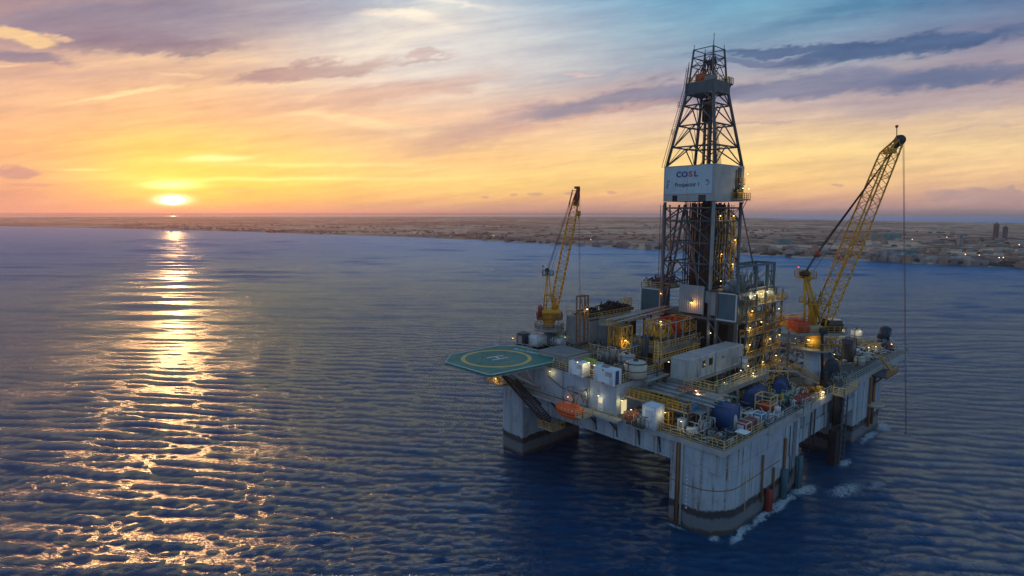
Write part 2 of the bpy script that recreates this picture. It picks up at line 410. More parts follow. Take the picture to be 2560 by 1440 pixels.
LU = np.arange(-900, 3601, 6.0)
def tv(u, v): return at(u, v, 0.0)
shd = np.array([(tv(u, v).xy - CAM.xy).length for u, v in SH])
shu = np.array([p[0] for p in SH], float); bku = np.array([p[0] for p in BACK], float)
shd_i = np.exp(np.interp(LU, shu, np.log(shd))); bkd = np.interp(LU, bku, [p[1] for p in BACK]); bkh = np.interp(LU, bku, [p[2] for p in BACK])
LA = np.array([az_of(u) for u in LU])
def land_h(x, y, t, hb):
    base = 1.0 + 5 * np.clip(t / .02, 0, 1) ** .8 + 3 * np.clip((t - .02) / .2, 0, 1)
    hill = np.clip((t - .35) / .6, 0, 1) ** 1.6 * hb
    z = base + hill * (0.90 + 0.12 * fbm(x, y, 3600, 3)) + (fbm(x, y, 900, 5) * 1.6 + fbm(x, y, 160, 8) * 0.8) * np.clip(t / .04, 0, 1)
    return z
def build_land():
    ts = np.concatenate([[-0.004], np.linspace(0, .05, 26), np.linspace(.05, 1, 150)[1:] ** 1.0, [1.004]])
    T, A = np.meshgrid(ts, LA, indexing='ij')
    t = np.clip(T, 0, 1); d = shd_i[None] + (bkd - shd_i)[None] * (T ** 1.4 * (T > 0) + np.minimum(T, 0))
    wob = fbm(LU, LU * 0, 90, 12) * 0.012
    d = d * (1 + wob[None] * np.clip(1 - t * 6, 0, 1))
    x = CAM.x + d * np.cos(A); y = CAM.y + d * np.sin(A)
    z = land_h(x, y, t, bkh[None]); z[0] = -8; z[1] = -0.6; z[-1] = -30
    P = np.stack([x, y, z], -1).reshape(-1, 3); nt = len(LA)
    i = np.arange(len(ts) - 1)[:, None] * nt; j = np.arange(nt - 1)[None]
    Q = np.stack([i + j, i + nt + j, i + nt + j + 1, i + j + 1], -1).reshape(-1, 4)
    me = bpy.data.meshes.new('land'); me.from_pydata(P.tolist(), [], Q.tolist()); me.update(); me.polygons.foreach_set('use_smooth', [True] * len(me.polygons))
    o = bpy.data.objects.new('land', me); COL.objects.link(o); return tag(o, None, None, None, 'structure')
def land_pt(u, t):
    s_ = float(np.exp(np.interp(u, shu, np.log(shd)))); b_ = float(np.interp(u, bku, [p[1] for p in BACK])); hb = float(np.interp(u, bku, [p[2] for p in BACK]))
    d = s_ + (b_ - s_) * t ** 1.4; a = az_of(u); x, y = CAM.x + d * math.cos(a), CAM.y + d * math.sin(a)
    return Vector((x, y, float(land_h(np.array([x]), np.array([y]), np.array([t]), hb)[0])))
def mat(name, build):
    m_ = bpy.data.materials.new(name); m_.use_nodes = True; m_.node_tree.nodes.clear(); g = NT(m_.node_tree)
    pb = g.new('ShaderNodeBsdfPrincipled'); g.l.new(pb.outputs[0], g.new('ShaderNodeOutputMaterial').inputs[0])
    P = g.new('ShaderNodeNewGeometry').outputs['Position']
    build(g, pb, P); return m_
def _land(g, pb, P):
    s_ = g.scale(P, (1, 1, 0.2))
    a = g.noise(s_, 0.0011, 6, 0.6, 0.6); b = g.noise(s_, 0.006, 6, 0.62, 0.3); c = g.noise(s_, 0.03, 5, 0.65)
    sx = g.new('ShaderNodeSeparateXYZ'); g.l.new(P, sx.inputs[0]); z = X(g, sx.outputs[2])
    base = g.mix(g.sstep(a, 0.42, 0.56), (0.42, 0.23, 0.155, 1), (0.74, 0.47, 0.31, 1))
    base = g.mix(g.sstep(b + c * .5, 0.72, 0.88), base, (0.06, 0.05, 0.045, 1))
    base = g.mix(g.m('MULTIPLY', g.sstep(c, 0.5, 0.62), 0.55), base, (0.10, 0.075, 0.065, 1))
    base = g.mix(g.sstep(z, 4.5, 1.2), base, (0.46, 0.36, 0.28, 1))
    base = g.mix(g.sstep(z, 0.9, 0.2), base, (0.75, 0.75, 0.75, 1))
    g.put(pb.inputs['Base Color'], base); pb.inputs['Roughness'].default_value = 0.95; pb.inputs['Specular IOR Level'].default_value = 0.1
M_LAND = mat('land_earth', _land)
build_land().data.materials.append(M_LAND)
# a low faint coast beyond the farther water, right
def hazy_hills():
    m_ = MB(); n = 112
    for i in range(n + 1):
        u = -900 + i * 25; a = az_of(u); d = 20000; h = (80 if u < 1500 else 80 - (u - 1500) * .2) + 3 * math.sin(i * .31) + 2 * math.sin(i * .9)
        for dd, hh in ((0, -20), (2500, h), (5000, h * .9), (6000, -20)): m_.v.append((CAM.x + (d + dd) * math.cos(a), CAM.y + (d + dd) * math.sin(a), hh))
    for i in range(n):
        for k in range(3): m_.f.append((i * 4 + k, i * 4 + k + 1, i * 4 + 5 + k, i * 4 + 4 + k)); m_.sm.append(True)
    tag(m_.build('far_hills', M_LAND), None, None, None, 'structure')
hazy_hills()
def far_ridge():
    m_ = MB(); n = 60; top = []
    for i in range(n + 1):
        u = 2100 + i * 25; a = az_of(u); d = 26000; h = 10 + 60 * min(1, max(0, (u - 2250) / 400)) + 14 * math.sin(i * .7) + 10 * math.sin(i * .23)
        for dd, hh in ((0, -20), (900, h), (4000, h * .9), (5000, -20)): m_.v.append((CAM.x + (d + dd) * math.cos(a), CAM.y + (d + dd) * math.sin(a), hh))
    for i in range(n):
        for k in range(3): m_.f.append((i * 4 + k, i * 4 + k + 1, i * 4 + 5 + k, i * 4 + 4 + k)); m_.sm.append(True)
    tag(m_.build('far_coast', M_LAND), None, None, None, 'structure')
far_ridge()
# haze
def haze():
    m_ = bpy.data.materials.new('haze_air'); m_.use_nodes = True; m_.node_tree.nodes.clear(); g = NT(m_.node_tree)
    pv = g.new('ShaderNodeVolumePrincipled'); pv.inputs['Color'].default_value = HAZE_COL; pv.inputs['Density'].default_value = HAZE_D; pv.inputs['Anisotropy'].default_value = 0.6
    g.l.new(pv.outputs[0], g.new('ShaderNodeOutputMaterial').inputs['Volume'])
    o = MB().box(-36000, -36000, -60, 36000, 36000, 160).build('haze', m_); tag(o, None, None, None, 'stuff')
HAZE_COL = (0.93, 0.84, 0.80, 1); HAZE_D = 6.5e-5
haze()
# ------------------------------------------------------------------ materials
def paint(name, rgb, rough=0.5, rust=0.3, dirt=0.35, metal=0.0, sc=1.0, corr=None, seams=None):
    """painted steel with blotchy dirt and streaks of rust running down"""
    def b(g, pb, P):
        n1 = g.noise(g.scale(P, (1, 1, .5)), .35 * sc, 5, .65, .3); n2 = g.noise(g.scale(P, (1, 1, .10)), 1.1 * sc, 5, .7, .2); n3 = g.noise(P, 0.09 * sc, 3, .6)
        c = g.mix(g.sstep(n1, .3, .75) * dirt, (*rgb, 1), tuple(v * .45 for v in rgb) + (1,))
        c = g.mix(g.sstep(n3, .35, .7) * (dirt * .6), c, tuple(v * 1.22 for v in rgb) + (1,))
        k = g.m('MULTIPLY', g.sstep(n2, .60 - .10 * rust, .72), g.sstep(n1, .40, .62))
        c = g.mix(k * min(1, rust * 1.4), c, (.16, .060, .022, 1))
        if seams:
            bt = g.new('ShaderNodeTexBrick'); sx = g.new('ShaderNodeSeparateXYZ'); g.l.new(P, sx.inputs[0])
            g.l.new(g.comb(X(g, sx.outputs[0]) + X(g, sx.outputs[1]), X(g, sx.outputs[2])), bt.inputs['Vector'])
            bt.inputs['Scale'].default_value = 1.0; bt.inputs['Brick Width'].default_value = seams[0]; bt.inputs['Row Height'].default_value = seams[1]; bt.inputs['Mortar Size'].default_value = 0.05; bt.inputs['Mortar Smooth'].default_value = .4
            bt.offset = 0.0
            c = g.mix(X(g, bt.outputs['Fac']) * .35, c, (.07, .08, .09, 1))
        g.put(pb.inputs['Base Color'], c); pb.inputs['Metallic'].default_value = metal
        g.put(pb.inputs['Roughness'], g.sstep(n1, .2, .8, rough, min(1, rough + .25)))
        h = n1 * .15
        if corr:
            sx = g.new('ShaderNodeSeparateXYZ'); g.l.new(P, sx.inputs[0]); q = X(g, sx.outputs[0]) + X(g, sx.outputs[1])
            h = h + g.m('SINE', q * (6.283 / corr)) * .35
        bp = g.new('ShaderNodeBump'); bp.inputs['Distance'].default_value = .25; bp.inputs['Strength'].default_value = .7; g.put(bp.inputs['Height'], h); g.put(pb.inputs['Normal'], bp.outputs[0])
    return mat(name, b)
def _hull(g, pb, P):
    sx = g.new('ShaderNodeSeparateXYZ'); g.l.new(P, sx.inputs[0]); x, y, z = (X(g, sx.outputs[i]) for i in range(3))
    n1 = g.noise(g.scale(P, (1, 1, .6)), .16, 6, .65, .4); n2 = g.noise(g.scale(P, (1, 1, .06)), .8, 5, .7, .1); n3 = g.noise(P, .7, 6, .7)
    c = g.mix(g.sstep(n1, .35, .7), (.36, .44, .50, 1), (.25, .31, .37, 1))
    c = g.mix(g.sstep(n2, .45, .7) * .5, c, (.14, .15, .16, 1))
    bt = g.new('ShaderNodeTexBrick'); g.l.new(g.comb(x + y, z + .5), bt.inputs['Vector']); bt.offset = .5
    bt.inputs['Scale'].default_value = 1; bt.inputs['Brick Width'].default_value = 9.0; bt.inputs['Row Height'].default_value = 6.3; bt.inputs['Mortar Size'].default_value = .07; bt.inputs['Mortar Smooth'].default_value = .5
    c = g.mix(X(g, bt.outputs['Fac']) * .38, c, (.12, .12, .13, 1))
    # rust streaks that start at seams and edges
    st = g.m('MULTIPLY', g.sstep(n2, .54, .66), g.sstep(n3, .40, .58))
    c = g.mix(st * .95, c, (.17, .075, .032, 1))
    c = g.mix(g.m('MULTIPLY', g.sstep(n3, .64, .72), g.sstep(n1, .45, .6)) * .7, c, (.09, .06, .045, 1))
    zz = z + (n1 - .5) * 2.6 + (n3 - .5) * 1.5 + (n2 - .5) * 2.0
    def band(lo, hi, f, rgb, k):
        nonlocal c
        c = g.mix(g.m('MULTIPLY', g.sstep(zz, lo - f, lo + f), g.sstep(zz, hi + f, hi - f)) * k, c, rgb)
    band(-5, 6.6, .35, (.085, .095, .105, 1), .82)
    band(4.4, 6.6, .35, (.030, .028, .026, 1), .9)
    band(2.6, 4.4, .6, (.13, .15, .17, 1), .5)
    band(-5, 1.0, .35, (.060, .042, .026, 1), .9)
    g.put(pb.inputs['Base Color'], c); g.put(pb.inputs['Roughness'], g.sstep(zz, 4, 8, .35, .58))
    bp = g.new('ShaderNodeBump'); bp.inputs['Distance'].default_value = .3; bp.inputs['Strength'].default_value = .45
    g.put(bp.inputs['Height'], n1 * .5 + n3 * .25 - X(g, bt.outputs['Fac']) * .3); g.put(pb.inputs['Normal'], bp.outputs[0])
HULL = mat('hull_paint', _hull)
HOUSE = paint('accommodation_paint', (.33, .41, .50), .5, .5, .3, seams=(11, 5))
WHITE = paint('white_paint', (.52, .57, .61), .45, .35, .35)
BRIGHTW = paint('clean_white_paint', (.66, .72, .78), .4, .15, .15)
CONT = paint('container_paint', (.42, .45, .46), .5, .8, .6)
GREY = paint('grey_paint', (.22, .24, .25), .55, .5, .5)
LGREY = paint('light_grey_paint', (.34, .36, .37), .5, .5, .45)
DECK = paint('deck_plating', (.095, .096, .088), .7, .7, .6)
WALK = paint('walkway_plating', (.24, .24, .235), .6, .4, .5)
YEL = paint('yellow_paint', (.50, .28, .04), .5, .45, .35)
PALEY = paint('faded_yellow_paint', (.62, .45, .18), .5, .5, .35)
CRANEY = paint('crane_yellow_paint', (.58, .29, .018), .45, .35, .3)
RUSTY = paint('rusty_orange_paint', (.22, .10, .04), .6, .9, .4)
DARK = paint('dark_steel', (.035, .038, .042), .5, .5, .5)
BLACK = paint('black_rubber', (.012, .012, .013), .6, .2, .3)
DERR = paint('derrick_paint', (.070, .088, .105), .45, .35, .4)
TEAL = paint('teal_cladding', (.045, .12, .16), .45, .3, .4, corr=.9)
LCLAD = paint('pale_blue_cladding', (.20, .27, .32), .5, .35, .3, corr=.9)
SIGNP = paint('sign_panel_paint', (.40, .52, .60), .45, .3, .25)
SIGNQ = paint('sign_box_paint', (.34, .36, .36), .5, .35, .3, seams=(5, 4.5))
BLUE = paint('blue_paint', (.012, .060, .19), .4, .15, .45)
MIDB = paint('sky_blue_paint', (.03, .16, .32), .45, .2, .3)
NAVY = paint('navy_paint', (.012, .035, .07), .4, .2, .35)
RED = paint('red_paint', (.50, .045, .018), .45, .2, .3)
DRED = paint('dark_red_paint', (.22, .03, .022), .5, .4, .4)
ORANGE = paint('lifeboat_orange', (.78, .125, .022), .35, .05, .15)
GREENP = paint('deck_green_paint', (.05, .16, .11), .55, .5, .5)
LIME = paint('lime_panel_paint', (.28, .42, .06), .5, .2, .3)
TANKC = paint('tank_cream_paint', (.45, .46, .40), .5, .5, .4)
BEIGE = paint('beige_paint', (.45, .38, .30), .5, .4, .35)
STEEL = paint('bare_pipe_steel', (.36, .36, .37), .35, .6, .4, metal=.3)
TERRA = paint('terracotta_hose', (.45, .15, .08), .6, .1, .3)
HELI = paint('helideck_green', (.014, .185, .15), .5, .05, .35, sc=.5)
LINEW = paint('marking_white', (.62, .66, .66), .6, .1, .4)
LINEY = paint('marking_yellow', (.66, .46, .14), .6, .1, .3)
BLUEL = paint('letter_blue', (.012, .05, .22), .5, 0, .1)
REDL = paint('letter_red', (.55, .03, .03), .5, 0, .1)
BLKL = paint('letter_black', (.03, .035, .05), .5, 0, .1)
def _glass(g, pb, P):
    pb.inputs['Base Color'].default_value = (.012, .018, .022, 1); pb.inputs['Roughness'].default_value = .08
GLASS = mat('dark_glass', _glass)
def emis(name, rgb, s):
    m_ = bpy.data.materials.new(name); m_.use_nodes = True; m_.node_tree.nodes.clear(); g = NT(m_.node_tree)
    e = g.new('ShaderNodeEmission'); e.inputs[0].default_value = (*rgb, 1); e.inputs[1].default_value = s
    g.l.new(e.outputs[0], g.new('ShaderNodeOutputMaterial').inputs[0]); return m_
E_WARM = emis('lamp_warm', (1.0, .70, .22), 6.0); E_AMB = emis('lamp_amber', (1.0, .30, .03), 16.0); E_WHITE = emis('lamp_white', (1.0, .88, .55), 5.0); E_RED = emis('lamp_red', (1.0, .05, .02), 6.0)
E_DOOR = emis('lit_doorway', (1.0, .80, .42), .75); E_TOWN = emis('town_light', (1.0, .62, .25), 5.0)

def lamp(pos, label, kind='warm', power=260, group='lit floodlights on the rig', size=.42, dz=-.7, look=None):
    pos = Vector(pos)
    t = thing('floodlight', label, 'floodlight', pos, group)
    MB().box(pos.x - size, pos.y - size, pos.z, pos.x + size, pos.y + size, pos.z + size * .5).build('housing', DARK, t)
    em = {'warm': E_WARM, 'amber': E_AMB, 'white': E_WHITE, 'red': E_RED}[kind]
    MB().sphere((pos.x, pos.y, pos.z - size * .35), size * .72, 8, 5, .6).build('lens', em, t)
    if power:
        l = bpy.data.lights.new('lamp_light', 'POINT'); l.energy = power * .62; l.shadow_soft_size = .5
        l.color = {'warm': (1, .72, .26), 'amber': (1, .34, .06), 'white': (1, .88, .58), 'red': (1, .1, .05)}[kind]
        o = bpy.data.objects.new('lamp_light', l); COL.objects.link(o); o.parent = t; o.location = (-.6, -.6, dz)
    return t
def railing(label, pts, mat_=None, h=2.4, group='handrails along the deck edges', step=3.2, r=.078):
    b = MB().rail(pts, h, step, r); o = b.build('railing', mat_ or PALEY, None, pts[0]); return tag(o, label, 'railing', group)

# ------------------------------------------------------------------ the platform: deck box, columns, overhanging deck
ZD = 25.0
hullt = thing('drilling_platform', 'weathered pale blue grey semi-submersible hull with rounded corner column standing in the sea', 'oil rig', (0, 0, 0))
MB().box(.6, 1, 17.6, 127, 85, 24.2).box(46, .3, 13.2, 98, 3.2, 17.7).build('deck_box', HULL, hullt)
MB().prism([(-.5, -.5), (159, -.5), (160, 86), (-.5, 86)], 24.2, 25.0).build('deck_plate', DECK, hullt)
MB().box(-3.6, 31, 24.3, -.45, 84, 24.9).box(-.7, -.7, 23.4, 24.5, -.45, 24.9).box(-.75, -.45, 23.4, -.5, 31, 24.9).box(126.5, -.72, 22.2, 159, 4, 24.2).box(24.5, -.8, 22.6, 159, -.52, 24.95).build('deck_edge', LGREY, hullt)
def column(x0, y0, x1, y1, rnear=0.0, rn2=.6):
    pts = []
    for cx, cy, a0, r in ((x0, y0, 180, rnear or rn2), (x1, y0, 270, rn2), (x1, y1, 0, rn2), (x0, y1, 90, rn2)):
        sx, sy = (1 if cx == x0 else -1), (1 if cy == y0 else -1)
        for k in range(13): t = R(a0 + k * 7.5); pts.append((cx + sx * r + r * math.cos(t), cy + sy * r + r * math.sin(t)))
    m_ = MB(); n = len(pts); zs = [-8, 0, 3, 7, 12, 17.62, 24.15]
    for z in zs: m_.v += [(x, y, z) for x, y in pts]
    for j in range(len(zs) - 1):
        for i in range(n): m_.f.append((j * n + i, j * n + (i + 1) % n, (j + 1) * n + (i + 1) % n, (j + 1) * n + i)); m_.sm.append(True)
    return m_
for a in ((-.3, -.35, 48, 15.2, 9.0), (-.6, 74, 30, 84.6, 0), (97, -.38, 127.6, 18, 0), (97, 68, 127.4, 84, 0), (42, 76, 47, 82, 0), (52, 70, 62, 80, 0), (82, 2, 91, 12, 0)):
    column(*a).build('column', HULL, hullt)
# weld rim on the near column, side stiffeners and brackets under the deck edge
def rim(z, h, d):
    m_ = MB(); pts = []
    for k in range(25):
        t = R(180 + k * 3.75); pts.append((-.3 + 9 + (9 + d) * math.cos(t), -.35 + 9 + (9 + d) * math.sin(t)))
    pts = [(-.3 - d, 14.8)] + pts + [(34, -.35 - d)]
    for a, b in zip(pts[:-1], pts[1:]): m_.bar((*a, z), (*b, z), h)
    return m_
rim(12.3, .09, .02).build('weld_rim', RUSTY, hullt)
rim(18.6, .05, .0).build('weld_rim', LGREY, hullt)
for y in (20, 27.5, 35.5, 43): MB().box(.1, y - .35, 17.7, .62, y + .35, 24.2).build('stiffener', LGREY, hullt)
for x in (52, 61, 70, 79, 88): MB().box(x - .3, -.1, 13.3, x + .3, .32, 22.5).build('stiffener', HULL, hullt)
for x in (100, 106, 112, 118, 124): MB().box(x - .2, -.6, 6, x + .2, -.3, 22).build('stiffener', HULL, hullt)
for y in (19, 26, 34, 42): MB().bar((-.3, y, 24), (.5, y - .2, 18.4), .14).bar((-3.2 if y > 31 else -.4, y, 24.2), (.5, y, 20.5), .2).build('deck_bracket', DARK, hullt)
for y in (50, 58, 66, 73): MB().bar((-3.3, y, 24.3), (.5, y, 20.5), .22).build('deck_bracket', DARK, hullt)
# pipes and fenders fixed to the column faces
for (y, r, mt) in ((12.3, .38, RUSTY), (11.2, .3, LGREY), (12.9, .16, DARK)):
    MB().bar((-.6, y, .5), (-.6, y, 23.6), r, 8).build('caisson_pipe', mt, hullt)
for x, z0, z1, mt, r in ((22, 3.5, 17.5, RUSTY, .3), (36.5, 1, 18.5, RUSTY, .42), (29.5, 1, 11.5, RUSTY, .34), (12, 4, 14.5, PALEY, .12)):
    MB().bar((x, -.8, z0), (x, -.8, z1), r, 8).build('caisson_pipe', mt, hullt)
for x, z1 in ((25.5, 6.5), (35.5, 9.5), (46, 10.5)):
    MB().cbox((x, -1.3, -2), 1.5, 1.5, z1 + 2, 0, .4).bar((x + .6, -2, z1), (x + .6, -2, -1), .3, 8).build('boat_fender', TEAL if x != 25.5 else DRED, hullt)
for x in (57, 60, 76, 79): MB().bar((x, -.1, 8), (x, -.1, 23), .22, 8).build('riser_pipe', DARK, hullt)
for x in (112, 116.5): MB().bar((x, -1.0, 3), (x, -1.0, 22.5), .5, 8).build('caisson_pipe', RUSTY, hullt)
MB().cyl((115, -1.6, 11), 3.6, 1.1, 24).build('fender_shelf', BEIGE, hullt)
MB().path([(40, -.6, 21.5), (40, -.6, 12), (41, -.6, 11.6), (41, -.6, 3)], .13, 5).path([(42.4, -.6, 22), (42.4, -.6, 4)], .1, 5).build('hull_cable', DARK, hullt)
ld = MB()
for s_ in (-.4, .4): ld.bar((44.3 + s_, -.6, 2), (44.3 + s_, -.6, 22), .07)
for k in range(24): ld.bar((43.9, -.62, 2.4 + k * .82), (44.7, -.62, 2.4 + k * .82), .05)
ld.build('ladder', GREY, hullt)
for k in range(9): MB().box(-.36, 9.4, 5.6 + k * 1.15, -.315, 9.9, 5.95 + k * 1.15).build('draught_mark', LINEW, hullt)

# deck-edge railings
railing('faded yellow handrail along the front left deck edge from the corner to the white house', [(-.3, -.3, 25), (-.3, 31, 25)])
railing('faded yellow handrail along the right deck edge from the near corner to the blue crates', [(-.2, -.45, 25), (22, -.45, 25), (22, 1.4, 25)])
railing('pale handrail on the right deck edge beside the red cage and blue tanks', [(24.5, -.4, 25), (43, -.4, 25), (43, -2.8, 25), (49, -2.8, 25), (49, -.4, 25), (72, -.4, 25)], LGREY)
railing('pale handrail on the far part of the right deck edge below the big crane', [(84, -.4, 25), (159.5, -.4, 25), (160, 14, 25)], LGREY)
MB_ = MB().box(42.6, -3.0, 24.3, 49.4, -.4, 24.9); MB_.build('deck_bay', LGREY, hullt)
railing('thin pale handrail along the walkway outside the white house wall', [(-3.4, 31, 24.9), (-3.4, 40.5, 24.9)], PALEY)
railing('dark handrail along the walkway behind the orange lifeboat', [(-3.4, 56, 24.9), (-3.4, 83.5, 24.9)], GREY)

# ------------------------------------------------------------------ accommodation block
ht = thing('accommodation_block', 'long plain pale blue grey living quarters wall along the left deck edge with lit doorway', 'building', (0, 34, ZD))
HT = 34.6
MB().box(0, 34, 25, 24, 85.2, HT).build('wall', HOUSE, ht)
rf = MB().box(-.35, 33.65, HT, 24.3, 85.5, HT + .35).build('roof', DECK, ht)
MB().rail([(24, 33.9, HT + .35), (-.1, 33.9, HT + .35), (-.1, 60, HT + .35)], 2.3, 3, .09).build('roof_railing', PALEY, rf)
m_ = MB()
for y in (45, 55.5, 69, 76): m_.box(-.14, y - .1, 25, .05, y + .1, HT)
m_.box(-.3, 44.4, 26.5, 0, 45.0, HT).build('wall_batten', GREY, ht)
d_ = MB().box(-.12, 38.9, 25.1, .05, 41.0, 29.4).build('door', BRIGHTW, ht); MB().box(-.16, 39.3, 27.6, -.1, 40.6, 29.0).build('window', E_DOOR, d_)
d2 = MB().box(2.4, 33.82, 25.1, 4.8, 34.05, 29.0).build('door', E_DOOR, ht)
MB().path([(-.2, 62, 31.5), (-.2, 56, 28.8), (-.2, 47.5, 28.2), (-.2, 46.5, 26)], .1, 5).path([(-.2, 80, 32), (-.2, 74, 30)], .08, 5).path([(-.2, 50, 28.6), (-.2, 45, 28.2), (-.2, 45, 25)], .12, 5).build('wall_cable', DARK, ht)

# ------------------------------------------------------------------ helideck
HZ = 36.2
hp = [at(u, v, HZ) for u, v in ((1112.5, 906), (1126, 887), (1242, 864.5), (1292, 864.5), (1391, 886), (1384, 905), (1231, 937.5), (1219, 937))]
hpts = [(p.x, p.y) for p in hp]; hc = at(1241, 895.5, HZ)
hd = thing('helideck', 'green octagonal helicopter deck with yellow circle cantilevered over the sea', 'helipad', (hc.x, hc.y, HZ))
MB().prism(hpts[::-1] if sum((b[0] - a[0]) * (b[1] + a[1]) for a, b in zip(hpts, hpts[1:] + hpts[:1])) > 0 else hpts, HZ - .7, HZ).build('deck_surface', HELI, hd)
m_ = MB()
for a, b in zip(hp, hp[1:] + hp[:1]):
    ia = a.lerp(hc, .012); ib = b.lerp(hc, .012); m_.bar((*ia.xy, HZ + .06), (*ib.xy, HZ + .06), .12)
m_.build('edge_line', LINEW, hd)
m_ = MB(); NR = 72; r0, r1 = 10.6, 12.0
for i in range(NR):
    t, t2 = 2 * math.pi * i / NR, 2 * math.pi * (i + 1) / NR
    m_.add([(hc.x + r * math.cos(q), hc.y + r * math.sin(q), HZ + .02) for r, q in ((r0, t), (r1, t), (r1, t2), (r0, t2))], [(0, 1, 2, 3)])
m_.build('landing_circle', LINEY, hd)
# H, its bars lie along the line the photo shows
hb = MB()
def quad_line(m_, p, q, w, z):
    d = (q - p).normalized(); n = Vector((-d.y, d.x, 0)) * w / 2
    m_.add([(*(p + n).xy, z), (*(q + n).xy, z), (*(q - n).xy, z), (*(p - n).xy, z)], [(3, 2, 1, 0)])
p1, p2, p3, p4 = at(1217, 895, HZ), at(1258, 888.5, HZ), at(1230, 900.5, HZ), at(1269, 893.5, HZ)
quad_line(hb, p1, p2, .8, HZ + .02); quad_line(hb, p3, p4, .8, HZ + .02); quad_line(hb, p1.lerp(p2, .5), p3.lerp(p4, .5), .8, HZ + .024)
hb.build('letter_h', LINEW, hd)
m_ = MB()
for a, b in zip(hp, hp[1:] + hp[:1]):
    out = ((a + b) / 2 - hc).normalized() * 2.0
    A, B = Vector((a.x, a.y, HZ - .4)), Vector((b.x, b.y, HZ - .4)); o_ = Vector((out.x, out.y, .15)); n = max(1, int((b - a).length / 2.4))
    m_.bar(A + o_, B + o_, .06)
    for k in range(n + 1): c = A.lerp(B, k / n); m_.bar(c, c + o_, .05)
m_.build('safety_net', GREY, hd)
m_ = MB()
for k in range(-2, 3):
    y = hc.y + k * 6
    m_.bar((hc.x - 13 + abs(k) * 1.5, y, HZ - 1.1), (4, y, HZ - 1.1), .4)
for k in range(-2, 2): m_.bar((hc.x + k * 6 - 1, hc.y - 13 + abs(k) * 1, HZ - 1.5), (hc.x + k * 6 - 1, hc.y + 13 - abs(k) * 1, HZ - 1.5), .35)
m_.build('support_girder', GREY, hd)
for y in (66, 74, 82): MB().bar((-14, y, HZ - 1.8), (.2, y, 26), .45, 8).bar((-7, y, HZ - 1.8), (-4, y, 29.2), .3, 8).build('strut', LGREY, hd)
def text_mesh(s, size, mat_, name, origin, xdir, ydir, parent, bold=0.0, xs=1.0, depth=.03, track=1.0):
    cu = bpy.data.curves.new(name, 'FONT'); cu.body = s; cu.size = size; cu.extrude = depth; cu.offset = bold; cu.align_x = 'CENTER'; cu.align_y = 'CENTER'; cu.space_character = track
    o = bpy.data.objects.new(name, cu); COL.objects.link(o); bpy.context.view_layer.update()
    me = bpy.data.meshes.new_from_object(o.evaluated_get(bpy.context.evaluated_depsgraph_get())); bpy.data.objects.remove(o)
    xd, yd = Vector(xdir).normalized(), Vector(ydir).normalized(); zd = xd.cross(yd); off = OFF[parent.name]
    for v in me.vertices: v.co = Vector(origin) + xd * v.co.x * xs + yd * v.co.y + zd * v.co.z - off
    me.materials.clear(); me.materials.append(mat_); me.name = name
    r = bpy.data.objects.new(name, me); COL.objects.link(r); r.parent = parent; OFF[r.name] = off; return r
ta, tb = at(1297, 873.5, HZ), at(1357, 886.5, HZ)
td = (tb - ta).normalized()
text_mesh('PROSPECTOR', 2.6, LINEW, 'rig_name', (*((ta + tb) / 2).xy, HZ + .02), -td, Vector((td.y, -td.x, 0)), hd, .03, 1.0, .01)
for k in range(8):
    a, b_ = hp[k], hp[(k + 1) % 8]; n_ = max(1, int((b_ - a).length / 6))
    for q in range(n_): c = a.lerp(b_, (q + .5) / n_).lerp(hc, .01); MB().cyl((c.x, c.y, HZ), .16, .22, 8).build('edge_light', LINEY, hd)
m_ = MB(); rg = random.Random(3)
for k in range(16):
    a = rg.random() * 6.28; r_ = rg.uniform(2, 9.5); c = Vector((hc.x + r_ * math.cos(a), hc.y + r_ * math.sin(a), HZ + .012)); d_ = Vector((math.cos(a * 3), math.sin(a * 3), 0)); quad_line(m_, c, c + d_ * rg.uniform(1, 3.5), .28, HZ + .012)
m_.build('tyre_mark', BLACK, hd)
# small grey store room beside the helideck, with roof deck
sr = thing('deck_store_room', 'grey steel store room beside the right tip of the green helideck', 'shed', (8, 62, 35))
MB().box(5, 59.5, 34.97, 17, 72, 37.2).box(6.5, 57.6, 34.97, 16.5, 59.5, 37.0).build('wall', LGREY, sr); MB().box(4.6, 59.1, 37.2, 17.4, 72.4, 37.5).build('roof', WALK, sr)
railing('faded yellow handrail on the roof edge beside the helideck store room', [(1, 57, 35), (20, 57, 35), (20, 52, 35)], PALEY)
# ------------------------------------------------------------------ derrick
DX, DY, DW = 58.0, 37.5, 20.0; DC = Vector((68, 47.5, 0))
dt = thing('derrick', 'tall dark steel drilling derrick with a white lettered box halfway up', 'derrick', (68, 47.5, 27))
def corner(i, z, hw=None):
    if hw is None: hw = hw_at(z)
    sx, sy = ((-1, -1), (1, -1), (1, 1), (-1, 1))[i]; return Vector((DC.x + sx * hw, DC.y + sy * hw, z))
def hw_at(z):
    if z <= 102: return 10.0
    if z <= 131: return 9.4 + (4.95 - 9.4) * (z - 102) / 29
    return 4.95 + (3.9 - 4.95) * (z - 131) / 13
for i in range(4):
    MB().bar(corner(i, 27 if i != 2 else 46), corner(i, 89), .62, 8).build('leg', GREY if i == 0 else DERR, dt)
    l = MB().bar(corner(i, 101.5), corner(i, 131), .55, 8); l.bar(corner(i, 131), corner(i, 144.3), .36, 8); l.build('upper_leg', DERR, dt)
rings = [58, 66.5, 74, 82, 86.8]
